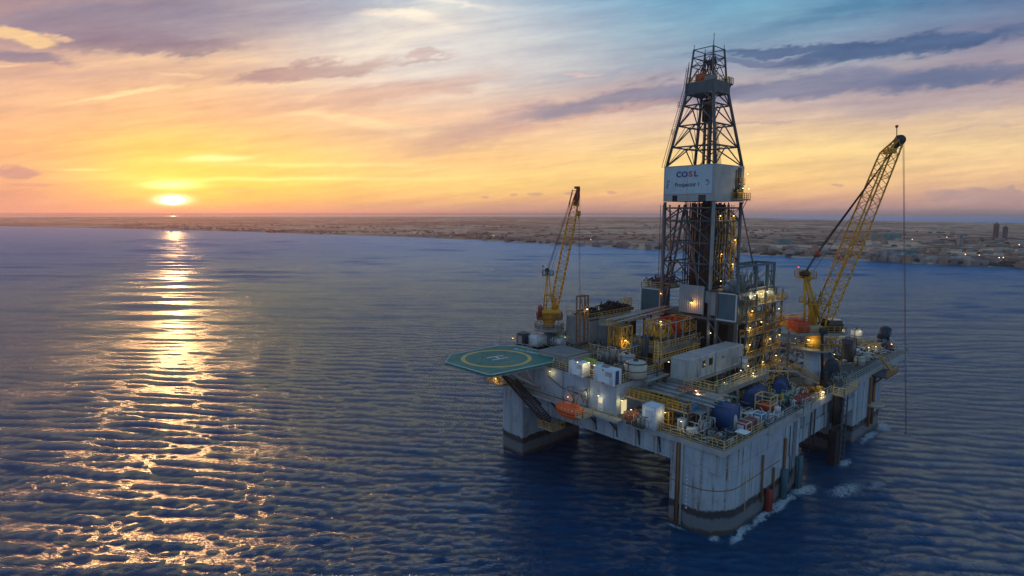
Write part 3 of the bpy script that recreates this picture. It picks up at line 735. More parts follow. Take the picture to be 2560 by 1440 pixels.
for i in range(4):
    b = MB(); j = (i + 1) % 4
    for z0 in rings: b.bar(corner(i, z0), corner(j, z0), .3, 6)
    for z0, z1 in zip(rings[:-1], rings[1:]):
        a0, a1, c0, c1 = corner(i, z0), corner(i, z1), corner(j, z0), corner(j, z1)
        mid1 = a1.lerp(c1, .5)
        b.bar(a0, mid1, .26, 6).bar(c0, mid1, .26, 6).bar(a0.lerp(mid1, .5), a1, .13, 5).bar(c0.lerp(mid1, .5), c1, .13, 5)
    b.build('lower_bracing', DERR, dt)
ur = [102, 109.2, 117, 124.2, 130.2]
for i in range(4):
    b = MB(); j = (i + 1) % 4
    for z in ur[1:]:
        b.bar(corner(i, z), corner(j, z), .28, 6); m2 = corner(i, z).lerp(corner(j, z), .5)
    for z0, z1 in zip(ur[:-1], ur[1:]):
        mid1 = corner(i, z1).lerp(corner(j, z1), .5)
        b.bar(corner(i, z0), mid1, .24, 6).bar(corner(j, z0), mid1, .24, 6).bar(corner(i, z0), corner(i, z1).lerp(mid1, .45), .12, 5)
    for z in (z for z in ur[1:4]):    # inner ring
        q = corner(i, z).lerp(corner(j, z), .5); w_ = corner(j, z).lerp(corner((j + 1) % 4, z), .5); b.bar(q, w_, .14, 5)
    b.build('upper_bracing', DERR, dt)
# great raking shear legs inside the lower derrick
b = MB(); apex = Vector((60.5, 50.5, 88))
b.bar((58.2, 56.5, 46), apex, .5, 8).bar((57.6, 39.5, 47), apex, .5, 8).bar((60, 57, 60), (61.5, 53.5, 88), .4, 8).bar((64, 57.4, 58), (59, 56, 88), .3, 8)
b.bar((78, 37.4, 88), (81, 32, 62), .3, 6)
b.build('raker', DERR, dt)
# mast, guide rails, racked drill pipe and hoses
b = MB()
b.box(66.3, 44.2, 47, 69.8, 46.6, 101).box(70.6, 40.5, 47, 72.6, 43.8, 88).box(64.6, 43, 47, 65.8, 44.6, 88)
b.build('guide_mast', DARK, dt)
b = MB(); rg = random.Random(3)
for k in range(95):
    x, y = 61 + rg.random() * 15, 39.2 + rg.random() * 14
    b.bar((x, y, 47), (x + rg.uniform(-.4, .4), y + rg.uniform(-.4, .4), 88 + rg.random()), rg.uniform(.1, .26), 5)
for k in range(10): b.bar((60 + k * 1.7, 38.6, 56 + (k % 3) * 4), (60 + k * 1.7, 38.8, 88), .12, 5)
b.build('drill_pipe', DARK, dt)
b = MB()
for k in range(15):
    x, y = DC.x - 3.6 + rg.random() * 6.4, DC.y - 3.6 + rg.random() * 6.4; b.bar((x, y, 100), (DC.x + (x - DC.x) * .75, DC.y + (y - DC.y) * .75, 117 + rg.random() * 12), rg.uniform(.07, .2), 5)
b.bar((DC.x - .6, DC.y, 101), (DC.x - .3, DC.y, 129), .42, 8).bar((DC.x + 1.6, DC.y - 1, 101), (DC.x + 1.3, DC.y - 1, 129), .6, 6)
for k in range(9): b.bar((DC.x + 3.6, DC.y - 5 + .3 * k, 102), (DC.x + 2.4, DC.y - 3 + .2 * k, 118), .06, 4)
b.build('upper_pipework', DARK, dt)
MB().cbox((DC.x - .4, DC.y, 118.5), 3.0, 2.0, 5.2, 0, .6).cyl((DC.x - .4, DC.y, 123), 1.3, 3.4, 12).bar((DC.x - .4, DC.y, 126), (DC.x - .4, DC.y, 130), .4, 6).build('travelling_block', BLACK, dt)
b = MB()
for k in range(7):
    x, y = 61.5 + k * 2.0, 38.5; z1 = 86; b.path([(x, y, z1), (x + .8, y - .6, z1 - 9), (x + .2, y - .3, z1 - 18), (x + 1.1, y, z1 - 26)], .16, 5)
b.path([(74, 38, 84), (74.6, 37, 74), (73.2, 37, 66), (74.5, 37.4, 60)], .3, 6).path([(70.5, 38, 86), (71.4, 37, 77), (70.6, 37, 68), (71.2, 37.4, 60)], .26, 6)
b.build('hanging_hose', YEL, dt)
# ladder with cage on the left leg, working platforms
b = MB()
for s_ in (-.5, .5):
    b.path([corner(3, z) + Vector((-1.2, s_ + .6, 0)) for z in (58, 88)], .09, 4); b.path([corner(3, z) + Vector((-1.0, s_ + .8, 0)) for z in (102, 131, 138)], .09, 4)
for k in range(52):
    z = 102 + k * .68; c = corner(3, z) + Vector((-1.0, .8, 0)); b.bar(c - Vector((0, .5, 0)), c + Vector((0, .5, 0)), .05)
for z in (114, 124): c = corner(3, z) + Vector((-1.2, .2, 0)); b.rail([c, c + Vector((0, 1.5, 0)), c + Vector((1.2, 1.5, 0))], 1.8, 1, .05)
b.build('ladder', DERR, dt)
# sign box
sb = MB().box(56.9, 36.4, 91.4, 79.1, 58.6, 102.2).box(56.9, 36.4, 89.2, 79.1, 36.9, 91.4).box(56.9, 36.9, 89.2, 57.3, 40.0, 91.4).box(56.9, 43.2, 89.2, 57.3, 52.3, 91.4).box(56.9, 54.6, 89.2, 57.3, 58.6, 91.4).box(57.3, 58.2, 89.2, 79.1, 58.6, 91.4).box(78.7, 36.9, 89.2, 79.1, 58.2, 91.4).build('sign_box', SIGNQ, dt)
MB().box(56.7, 37.6, 91.9, 56.88, 47.93, 101.8).build('sign_panel', SIGNP, sb); MB().box(56.7, 48.05, 91.9, 56.88, 57.9, 101.8).build('sign_panel', SIGNP, sb)
XD, ZU = (0, -1, 0), (0, 0, 1)
def sgn(s, size, m_, y, z, bold, xs, tr=1.0): text_mesh(s, size, m_, 'lettering', (56.62, y, z), XD, ZU, sb, bold, xs, .03, tr)
ylet = [51.8, 49.25, 46.7, 44.45]
for ch, y in zip('COSL', ylet): sgn(ch, 2.7, REDL if ch == 'S' else BLUEL, y, 98.9, .09, 1.30 if ch == 'S' else 1.16)
sgn('Prospector 1', 2.15, BLKL, 48.0, 95.2, .012, .90, 1.04)
b = MB(); rg = random.Random(5)
for cy, cz in ((56.6, 95.6), (56.4, 96.8), (39.6, 96.4), (56.9, 94.6), (39.4, 95.3)):
    for _ in range(5):
        y, z = cy + rg.uniform(-.5, .5), cz + rg.uniform(-.5, .5); n = 6
        b.add([(56.66, y + rg.uniform(.1, .34) * math.cos(6.28 * k / n), z + rg.uniform(.08, .28) * math.sin(6.28 * k / n)) for k in range(n)], [tuple(range(n))])
b.build('worn_patch', DARK, sb)
b = MB().box(57.1, 40.0, 89.2, 57.25, 43.2, 91.3); b.build('sign_seam', DARK, sb)
# service balconies on the right wall of the box
bal = MB().box(69.5, 34.0, 89.6, 80.6, 36.4, 90.0).box(72, 34.8, 95.2, 77, 36.4, 95.5); ob = bal.build('balcony', GREY, sb)
MB().rail([(69.5, 36.4, 90), (69.5, 34.1, 90), (80.5, 34.1, 90), (80.5, 38, 90)], 2.3, 1.5, .1).rail([(72, 36.4, 95.5), (72, 34.9, 95.5), (77, 34.9, 95.5), (77, 36.4, 95.5)], 2.2, 1.4, .1).build('balcony_railing', YEL, ob)
MB().box(74.0, 36.1, 91, 76.4, 36.38, 101.5).box(72.2, 36.2, 91, 73.2, 36.38, 100.6).box(71.0, 34.9, 90, 72.4, 36.2, 93.6).cbox((73.8, 35.6, 90), 1.1, 1.1, 4.2).cbox((75.4, 35.6, 90), 1.0, 1.0, 3.6).build('wall_cabinet', DARK, sb)
MB().path([(77.5, 36, 90), (77.6, 35.8, 94.8)], .3, 5).path([(74, 35.2, 90), (74, 35.2, 95.2)], .2, 5).build('wall_pipe', DERR, sb)
for q in ([(78, 35.4, 89.6), (77, 36.8, 84.5)], [(80.4, 35.4, 89.6), (78.2, 37, 84.5)]): MB().path(q, .16, 5).build('bracket', DERR, sb)
sb.scale = (.945, .945, 1)
# crown platform, crown frame, antenna
cp_ = MB().box(DC.x - 5.6, DC.y - 5.9, 128.2, DC.x + 5.6, DC.y + 5.9, 132.3).build('crown_platform', DERR, dt)
MB().rail([corner(k, 132.3, 5.5) for k in range(4)], 2.0, 2, .09, closed=True).build('crown_railing', YEL, cp_)
MB().box(DC.x + 5.6, DC.y - 5, 132.3, DC.x + 9.6, DC.y, 132.6).bar((DC.x + 9, DC.y - 4.5, 132.3), (DC.x + 5.5, DC.y - 5, 129.6), .14).build('side_balcony', DERR, cp_)
MB().rail([(DC.x + 5.6, DC.y - 5, 132.6), (DC.x + 9.5, DC.y - 5, 132.6), (DC.x + 9.5, DC.y, 132.6)], 2.2, 1.3, .1).build('balcony_railing', YEL, cp_)
MB().cbox((DC.x - 2.2, DC.y + 1.2, 132.3), 3.4, 3.6, 3.2, 0, .3).build('crown_block', RED, dt)
MB().box(DC.x - 5.7, DC.y - 5.6, 132.3, DC.x - 4.4, DC.y - 2, 133.8).build('winch_box', GREY, dt)
for i in range(4):
    b = MB(); j = (i + 1) % 4
    for z in (138.2, 141.4, 144.2): b.bar(corner(i, z), corner(j, z), .17, 5)
    b.bar(corner(i, 132.5), corner(j, 138.2).lerp(corner(i, 138.2), .5), .16, 5).bar(corner(j, 132.5), corner(j, 138.2).lerp(corner(i, 138.2), .5), .16, 5)
    b.bar(corner(i, 138.2), corner(j, 141.4), .12, 5).bar(corner(j, 138.2), corner(i, 141.4), .12, 5).bar(corner(i, 144.2), corner(i, 146.0), .12, 5)
    b.build('crown_frame', DERR, dt)
b = MB(); rg = random.Random(8)
for k in range(26):
    a = rg.random() * 6.28; r_ = 3.2; p = Vector((DC.x + r_ * math.cos(a), DC.y + r_ * math.sin(a), 132.4 + rg.random() * 2)); q = Vector((DC.x + 1.8 * math.cos(a + .8), DC.y + 1.8 * math.sin(a + .8), 139 + rg.random() * 3)); b.path([p, p.lerp(q, .5) + Vector((rg.uniform(-.7, .7), rg.uniform(-.7, .7), 0)), q], .1, 4)
for k in range(8): b.sphere((DC.x + rg.uniform(-3, 3), DC.y + rg.uniform(-3, 3), 140.5 + rg.uniform(-1, .6)), .8, 8, 5)
b.build('crown_sheave', DARK, dt)
MB().bar((DC.x - 4, DC.y - 4, 144), (DC.x - 4, DC.y - 4, 148.5), .12, 5).bar(corner(3, 131) + Vector((-.4, 1.0, 0)), corner(3, 140) + Vector((-.4, 1.0, 0)), .14, 5).bar(corner(1, 132), corner(1, 140.5) + Vector((.7, 0, 0)), .14, 5).build('antenna', DERR, dt)

# ------------------------------------------------------------------ substructure under the derrick
st = thing('drill_floor', 'dark substructure below the derrick closed with blue corrugated wind walls', 'drill floor', (68, 47.5, ZD))
MB().box(58.6, 27.5, 45.4, 86, 60, 47.2).box(62, 30, 25, 63.5, 32, 45.4).box(80, 30, 25, 82, 32, 45.4).box(80, 55, 25, 82, 57, 45.4).build('floor_slab', DARK, st)
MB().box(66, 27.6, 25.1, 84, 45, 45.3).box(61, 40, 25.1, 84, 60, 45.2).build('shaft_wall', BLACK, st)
b = MB()
for x, y in ((57.2, 26.6), (57.2, 34), (87, 26.6), (70, 26.6), (79, 26.6)): b.box(x - .5, y - .5, 25, x + .5, y + .5, 57)
b.bar((57.2, 26.6, 47), (57.2, 58, 47), .45).bar((57.2, 26.6, 35), (57.2, 37, 36.5), .3).bar((57.4, 37, 46), (57.4, 27, 32), .22)
b.build('post', DERR, st)
MB().box(57.0, 27, 47.5, 57.4, 33.7, 56.6).build('wind_wall', TEAL, st)
MB().bar((56.9, 26.7, 47.3), (56.9, 34, 47.3), .22).bar((56.9, 26.7, 56.8), (56.9, 34, 56.8), .2).bar((56.9, 34, 47.3), (56.9, 34, 56.8), .2).bar((56.9, 26.7, 47.3), (56.9, 26.7, 56.8), .28).build('wall_frame', WHITE, st)
MB().box(56.9, 39.2, 48.2, 57.3, 49.3, 58.6).build('wind_wall', LCLAD, st)
MB().box(57.7, 34.4, 52.5, 57.95, 39.2, 57).box(57.7, 34.4, 48.2, 57.95, 37.2, 52.5).build('wind_wall', LCLAD, st)
MB().box(62, 61, 45, 62.4, 69.8, 54.6).box(62.4, 61, 45, 69, 61.4, 54.4).box(62.4, 69.4, 45, 78, 69.8, 54.6).box(62, 60.8, 54.6, 80, 70.2, 55.1).build('wind_wall', TEAL, st)
MB().bar((61.8, 61, 45), (61.8, 61, 54.8), .2).bar((61.8, 61, 54.8), (61.8, 69.9, 54.8), .2).bar((61.8, 69.8, 45), (61.8, 69.8, 54.8), .16).build('wall_frame', WHITE, st)
MB().box(57.8, 26.8, 47.5, 66, 27.2, 56.8).build('wind_wall', TEAL, st)
MB().box(66.2, 26.7, 51.6, 85, 27.1, 58).build('wind_wall', TANKC, st)
b = MB().box(57, 26.4, 56.9, 86, 38, 57.4).box(61, 59, 44.3, 82, 72, 45.0); b.build('upper_deck', DARK, st)
MB().rail([(80, 61, 55.1), (62.2, 61, 55.1), (62.2, 70, 55.1), (80, 70, 55.1)], 2.4, 2, .1).build('roof_railing', PALEY, st)
b = MB(); rg = random.Random(2)
for k in range(70):    # racked hoses and chains on the left roof
    p = Vector((64 + rg.random() * 13, 61.8 + rg.random() * 8, 55.2 + rg.random() * 1)); h_ = 1 + 4.5 * rg.random() * (1 - abs(p.y - 63) / 11)
    b.path([p, p + Vector((rg.uniform(-1.4, 1.4), rg.uniform(-1.4, 1.4), h_)), p + Vector((rg.uniform(-3, 3), rg.uniform(-3, 3), h_ * .5))], rg.uniform(.08, .22), 4)
b.build('hose_bundle', DARK, st)
gt = MB()
for x, y in ((57.3, 26.8), (71, 26.8), (80, 26.8), (85.5, 26.8), (85.5, 34), (71, 34)): gt.box(x - .4, y - .4, 57.4, x + .4, y + .4, 66)
gt.bar((57.3, 26.8, 66.3), (85.9, 26.8, 66.3), .4).bar((71, 34, 66.3), (85.9, 34, 66.3), .4).bar((85.5, 26.8, 66.3), (85.5, 34, 66.3), .4).bar((71, 26.8, 66.3), (71, 34, 66.3), .35).bar((57.3, 27.3, 57.5), (57.3, 37, 66), .18).bar((85.5, 27, 58), (80, 27, 64), .16).bar((62, 27, 57.5), (70.6, 27, 65), .16)
gt.build('gantry_frame', TEAL, st)
b = MB(); rg = random.Random(12)
for k in range(8): b.cbox((60 + k * 3.2, 29 + rg.random() * 6, 57.4), rg.uniform(1.4, 3), rg.uniform(1.4, 3), rg.uniform(1.5, 5), rg.random() * 40, .15)
for k in range(30): 
    p = Vector((59 + rg.random() * 26, 28.5 + rg.random() * 8, 57.4)); b.path([p, p + Vector((rg.uniform(-1, 1), rg.uniform(-1, 1), rg.uniform(2, 6))), p + Vector((rg.uniform(-3, 3), rg.uniform(-2, 2), rg.uniform(1, 7)))], .14, 4)
b.build('deck_machinery', GREY, st)

# stair and platform tower on the right side of the drill floor
tw = thing('stair_tower', 'lamp lit tower of stacked yellow railed landings and stairs right of the drill floor', 'stair tower', (73, 24, ZD))
LV = [(27.4, 72, 86.5, 23.4), (34.2, 59, 86.5, 23.0), (42.0, 59, 87, 23.6), (47.3, 59, 74, 23.8), (44.9, 74, 87, 22.4), (52.6, 59, 88.5, 22.8)]
for z, x0, x1, y0 in LV:
    o = MB().box(x0, y0, z - .35, x1, 26.2, z).build('landing', GREY, tw)
    MB().rail([(x0, 26, z), (x0, y0, z), (x1, y0, z), (x1, 26, z)], 2.3, 1.9, .1).build('landing_railing', YEL, o)
b = MB()
for x in (59.2, 66, 72.6, 79.5, 87): b.box(x - .28, 23.6, 25, x + .28, 24.2, 56.5)
for x0, x1, z0, z1 in ((59.2, 66, 27, 34), (66, 72, 34, 42), (60, 66, 42, 47), (72.6, 79, 27, 34), (79.5, 87, 34, 42), (72.6, 79.5, 42, 50), (66, 72.6, 27, 34)): b.bar((x0, 24, z0), (x1, 24, z1), .16)
b.build('tower_post', DERR, tw)
for (x0, z0, x1, z1) in ((61, 27.4, 68, 34.2), (61, 34.4, 67, 42), (62, 42.2, 66.5, 47.3), (75, 34.4, 82, 42), (62, 47.5, 67, 52.6), (76, 45, 81, 52.6)):
    f_ = MB()
    for y in (24.5, 25.8): f_.bar((x0, y, z0), (x1, y, z1), .16).bar((x0, y, z0 + 2.2), (x1, y, z1 + 2.2), .09)
    for k in range(9): c = k / 8; f_.box(x0 + (x1 - x0) * c - .25, 24.5, z0 + (z1 - z0) * c, x0 + (x1 - x0) * c + .3, 25.8, z0 + (z1 - z0) * c + .08)
    f_.build('stair_flight', YEL, tw)
b = MB(); rg = random.Random(21)
for k in range(60):
    x, z = 60 + rg.random() * 26, 26 + rg.random() * 27; L_ = rg.uniform(2, 8); y = 26.2 + rg.random() * .6
    b.bar((x, y, z), (x + (L_ if k % 2 else 0), y, z + (0 if k % 2 else L_)), rg.uniform(.1, .3), 6)
for k in range(14): b.cbox((60.5 + rg.random() * 25, 25.2, rg.choice((27.4, 34.2, 42, 47.3, 52.6)) + .0), rg.uniform(.8, 1.8), 1.2, rg.uniform(1.4, 3))
b.build('pipework', GREY, tw)
MB().bar((86.9, 30, 52), (90, 30, 63.5), .01).box(88.4, 29, 52, 88.7, 29.3, 66).box(90.2, 29, 52, 90.5, 29.3, 66).box(88.4, 31, 52, 88.7, 31.3, 66).box(88.2, 28.8, 62.6, 90.7, 31.4, 62.9).box(88.2, 28.8, 65.8, 90.7, 31.4, 66).build('lift_mast', RUSTY, tw)
for i, (x, z, kd) in enumerate([(61.5, 31.5, 'first'), (73, 31, 'first'), (84, 31.5, 'first'), (62, 39, 'second'), (78, 38.8, 'second'), (86, 39.2, 'second'), (61.5, 45.2, 'third'), (70, 46.2, 'third'), (84, 49.5, 'third'), (68, 55.8, 'top'), (73, 56.0, 'top'), (78, 56.2, 'top'), (83, 56.0, 'top'), (62.5, 51, 'fourth')]):
    pos = {61.5: 'leftmost', 62: 'leftmost', 62.5: 'leftmost', 68: 'leftmost', 73: 'second', 70: 'middle', 78: 'third' if z > 50 else 'middle', 84: 'rightmost', 86: 'rightmost', 83: 'rightmost'}[x]
    lamp((x, 23.6 if z < 55 else 25.6, z), f'{pos} lit lamp over the {kd} landing of the stair tower', 'warm' if i % 3 else 'white', 330 if z < 55 else 420, 'lit lamps on the stair tower', .36)

# ------------------------------------------------------------------ rack decks left of the drill floor
def deck_on_legs(name, label, cat, x0, y0, x1, y1, z, zb, leg=.4, mat_=WALK, th=1.2, rails=True, railmat=None, nx=4, ny=2):
    t = thing(name, label, cat, ((x0 + x1) / 2, (y0 + y1) / 2, zb))
    MB().box(x0, y0, z - th, x1, y1, z - .12).box(x0 + .1, y0 + .1, z - .12, x1 - .1, y1 - .1, z).build('deck', mat_, t)
    for i in range(nx):
        for j in range(ny):
            x, y = x0 + .6 + (x1 - x0 - 1.2) * i / max(nx - 1, 1), y0 + .6 + (y1 - y0 - 1.2) * j / max(ny - 1, 1)
            MB().box(x - leg, y - leg, zb, x + leg, y + leg, z - th).build('leg', DERR, t)
    if rails: MB().rail([(x1, y0 + .1, z), (x0 + .1, y0 + .1, z), (x0 + .1, y1, z)], 2.4, 1.8, .1).build('deck_railing', railmat or PALEY, t)
    return t
md = deck_on_legs('rack_deck', 'high pale edged deck carrying yellow and red racks left of the drill floor', 'raised deck', 34.6, 42, 66, 60, 38.2, ZD, .5, WALK, 2.0)
b = MB()
for k in range(7):
    x = 36 + k * 4.6; b.box(x - .15, 42.8, 38.2, x + .15, 43.1, 46.5); b.box(x - .15, 51.5, 38.2, x + .15, 51.8, 46.5)
b.bar((36, 43, 46.5), (64, 43, 46.5), .16).bar((36, 51.6, 46.5), (64, 51.6, 46.5), .16)
b.build('rack_post', LGREY, md)
def cage(name, label, x0, y0, x1, y1, z0, z1, mat_, nx=3, cat='rack', group=None, cross=True, fill=0):
    t = thing(name, label, cat, ((x0 + x1) / 2, (y0 + y1) / 2, z0), group); b = MB()
    for i in range(nx + 1):
        x = x0 + (x1 - x0) * i / nx
        for y in (y0, y1): b.bar((x, y, z0), (x, y, z1), .16)
        b.bar((x, y0, z1), (x, y1, z1), .12)
    for y in (y0, y1):
        for z in (z0 + .2, z1): b.bar((x0, y, z), (x1, y, z), .16)
        if cross:
            for i in range(nx):
                xa, xb = x0 + (x1 - x0) * i / nx, x0 + (x1 - x0) * (i + 1) / nx; zz = (z0 + z1) / 2
                b.bar((xa, y, z0 + .2), (xb, y, zz), .1).bar((xb, y, zz), (xa, y, z1), .1)
    b.build('frame', mat_, t)
    if fill:
        c = MB(); rg = random.Random(fill)
        for _ in range(26):
            p = Vector((rg.uniform(x0, x1), rg.uniform(y0, y1), z0 + .3)); c.path([p, p + Vector((rg.uniform(-1, 1), rg.uniform(-1, 1), rg.uniform(.5, (z1 - z0) * .9))), p + Vector((rg.uniform(-2, 2), rg.uniform(-2, 2), rg.uniform(.3, 1.5)))], .13, 4)
        for _ in range(4): c.cbox((rg.uniform(x0 + 1, x1 - 1), rg.uniform(y0 + 1, y1 - 1), z0 + .2), rg.uniform(1, 2), rg.uniform(1, 2), rg.uniform(1, (z1 - z0) * .6), rg.random() * 30)
        c.build('stored_pipework', mat_ if fill % 2 else GREY, t)
    return t
cage('yellow_rack', 'yellow framed rack at the left end of the high deck', 37, 44, 43.5, 50.5, 41.4, 46.9, YEL, 2, fill=5)
cage('red_rack', 'red framed rack in the middle of the high deck', 43.9, 44.4, 52.6, 51, 41.6, 46.6, RED, 3, fill=7)
cage('yellow_rack', 'long yellow framed rack at the drill floor end of the high deck', 53, 44, 63.6, 50.5, 41.4, 46.9, YEL, 3, fill=9)
ldk = deck_on_legs('pipe_deck', 'middle height grey deck with a yellow cage above the white roof units', 'raised deck', 21.5, 49.3, 40.5, 66, 36.4, ZD, .45, WALK, 1.1, nx=3)
cage('yellow_cage', 'tall yellow cage of pipework on the front corner of the middle deck', 23.5, 50.4, 29.5, 56, 38.9, 46.2, YEL, 2, fill=11, cat='cage')
t = thing('pump_unit', 'bright blue pump box under the yellow cage', 'machine', (31.5, 51.5, 36.4)); MB().cbox((31.5, 51.8, 36.4), 6.5, 3.6, 2.6, 0, .2).build('body', MIDB, t); MB().cyl((30, 51.8, 39), .8, 1.2).cyl((33, 51.8, 39), .6, 1.8).build('motor', GREY, t)
lamp((25, 49.8, 41.8), 'lit lamp hanging on the tall yellow cage', 'warm', 500)
t = thing('ladder_tower', 'slim yellow ladder tower between the middle deck and the high deck', 'ladder', (34, 42, ZD)); b = MB()
for dx, dy in ((0, 0), (1.6, 0), (0, 1.6), (1.6, 1.6)): b.box(32.2 + dx, 41.2 + dy, 29, 32.45 + dx, 41.45 + dy, 41.5)
for k in range(11): b.bar((32.3, 41.3, 30 + k), (33.9, 41.3, 30 + k), .1).bar((32.3, 41.3, 30 + k), (32.3, 42.9, 30 + k), .1)
b.build('frame', PALEY, t); MB().box(31.5, 40.6, 25, 34.6, 43.6, 29).build('base', DARK, t)
t = thing('dark_column_tank', 'narrow dark upright vessel beside the ladder tower', 'tank', (33, 46, ZD)); MB().lathe((31.2, 46, 25), [(1.2, 0), (1.2, 17), (.9, 17.9), (.2, 18.3)], 16).build('shell', NAVY, t); MB().bar((32.6, 46, 25), (32.6, 46, 42), .2, 6).build('pipe', DERR, t)
# long pipes lying on top, catwalk to the drill floor
for i, (ya, yb, z, mt) in enumerate(((56.6, 55.4, 48.0, LGREY), (54.6, 53.8, 48.2, STEEL), (53.2, 52.6, 47.6, LGREY), (58.2, 57, 47.6, GREY))):
    t = thing('long_pipe', ('thick pale pipe farthest left of those leading to the drill floor', 'bare steel pipe second of those leading to the drill floor', 'pale pipe nearest the racks leading to the drill floor', 'dark grey pipe behind the others leading to the drill floor')[i], 'pipe', (24, ya, z), 'long pipes leading to the drill floor')
    MB().bar((23 + i, ya, z), (57, yb, z + 1.4), .42 if i == 0 else .26, 8).build('pipe_run', mt, t)
    MB().bar((30, ya, z - .4), (30, ya, z - 1.4), .3).bar((44, ya - .4, z + .3), (44, ya - .4, z - 1), .3).build('clamp', DARK, t)
ct = thing('catwalk', 'pale handrailed catwalk over the racks toward the glowing amber lamp', 'walkway', (40, 57, 46)); MB().box(22, 55.5, 46.1, 57, 58.8, 46.5).build('walkway', WALK, ct); MB().rail([(22, 55.6, 46.5), (57, 55.6, 46.5)], 2.0, 2.2, .09).rail([(22, 58.7, 46.5), (57, 58.7, 46.5)], 2.0, 2.2, .09).build('handrail', PALEY, ct)
for x in (24, 34, 46): MB().box(x - .25, 56.8, 36.4 if x < 40 else 38.2, x + .25, 57.3, 46.1).build('post', DERR, ct)
lamp((56.4, 43.8, 52.4), 'bright amber lamp glowing on the pale blue cladding of the drill floor', 'amber', 900, 'amber lamps', .5, -.4)
lamp((57.2, 57.6, 54.2), 'small amber lamp on the leg left of the pale cladding', 'amber', 120, 'amber lamps', .3, -.4)
lamp((36.5, 43.6, 47.8), 'white lamp on the left end of the rack frame', 'white', 260)
# grey mud building and its black tangle of hoses, left
mb_ = thing('mud_module', 'weathered grey steel module with black tangled hoses on its roof behind the helideck', 'building', (40, 72, 33))
MB().box(26, 66, 35, 50, 67, 47).box(26, 67, 35, 27, 78, 46).box(49, 67, 35, 50, 78, 47).box(27, 77, 35, 49, 78, 46).box(26, 66, 46, 50, 78, 46.4).build('wall', GREY, mb_)
MB().box(25.8, 66.2, 38, 25.99, 71, 45).build('wall_panel', LCLAD, mb_); MB().box(30, 65.8, 38, 37, 65.98, 45).build('wall_panel', LCLAD, mb_)
MB().rail([(50, 66.2, 46.4), (26.2, 66.2, 46.4), (26.2, 78, 46.4)], 2.2, 2.2, .09).build('roof_railing', YEL, mb_)
b = MB(); rg = random.Random(31)
for k in range(150):
    x = 28 + rg.random() * 26; p = Vector((x, 68 + rg.random() * 8, 46.4 + rg.random())); h_ = rg.uniform(.5, 1.8) + 3.6 * max(0, 1 - abs(x - 44) / 9) * rg.random()
    b.path([p, p + Vector((rg.uniform(-1.3, 1.3), rg.uniform(-1, 1), h_)), p + Vector((rg.uniform(-2.6, 2.6), rg.uniform(-2, 2), h_ * .6))], rg.uniform(.1, .3), 4)
b.build('hose_tangle', BLACK, mb_)
t = thing('walkway_deck', 'low platform with handrail behind the mud module under the teal wall', 'raised deck', (56, 76, 33)); MB().box(50.5, 66, 42.8, 62, 80, 43.4).build('deck', DARK, t); MB().rail([(50.6, 66.1, 43.4), (50.6, 80, 43.4)], 2.2, 2, .09).rail([(50.6, 80, 43.4), (62, 80, 43.4)], 2.2, 2, .09).build('deck_railing', GREY, t)
for x, y in ((51, 67), (51, 79), (61, 67)): MB().box(x, y, 25, x + .5, y + .5, 42.8).build('leg', DERR, t)
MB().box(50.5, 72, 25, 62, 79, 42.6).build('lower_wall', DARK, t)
# upright frames
def upframe(label, u0, u1, vt, vb, y, mat_, group=None):
    a, b_ = ony(u0, vb, y), ony(u1, vb, y); zt = ony(u0, vt, y).z; zb = a.z; t = thing('lattice_frame', label, 'frame', (a.x, y, zb)); m_ = MB(); d = 1.6
    for x in (a.x, b_.x):
        for yy in (y, y + d): m_.bar((x, yy, zb), (x, yy, zt), .2)
    xm = (a.x + b_.x) / 2; zm = zb + (zt - zb) * .68
    m_.bar((a.x, y, zt), (b_.x, y, zt), .25).bar((a.x, y + d, zt), (b_.x, y + d, zt), .2).bar((a.x, y, zm), (b_.x, y, zm), .16).bar((a.x, y, zt), (xm, y, zm), .14).bar((b_.x, y, zt), (xm, y, zm), .14).bar((xm, y, zb), (xm, y, zm), .24)
    m_.bar((a.x, y, zt), (a.x, y + d, zt), .15).bar((b_.x, y, zt), (b_.x, y + d, zt), .15); n = 6
    for k in range(n): z0, z1 = zb + (zm - zb) * k / n, zb + (zm - zb) * (k + 1) / n; m_.bar((a.x, y, z0), (a.x, y + d, z1), .09).bar((b_.x, y, z0), (b_.x, y + d, z1), .09)
    m_.build('frame', mat_, t); MB().box(a.x - .5, y - .3, zb - .5, b_.x + .5, y + d + .3, zb).build('foot', DARK, t)
upframe('tall rusty orange lattice frame standing in front of the grey module', 1449, 1469, 742, 861, 64, RUSTY)
upframe('short yellow frame on the platform left of the teal wall', 1560, 1578, 747, 775, 70, PALEY)
lamp(ony(1468, 772, 63.5), 'white lamp on the tall rusty lattice frame', 'white', 120)
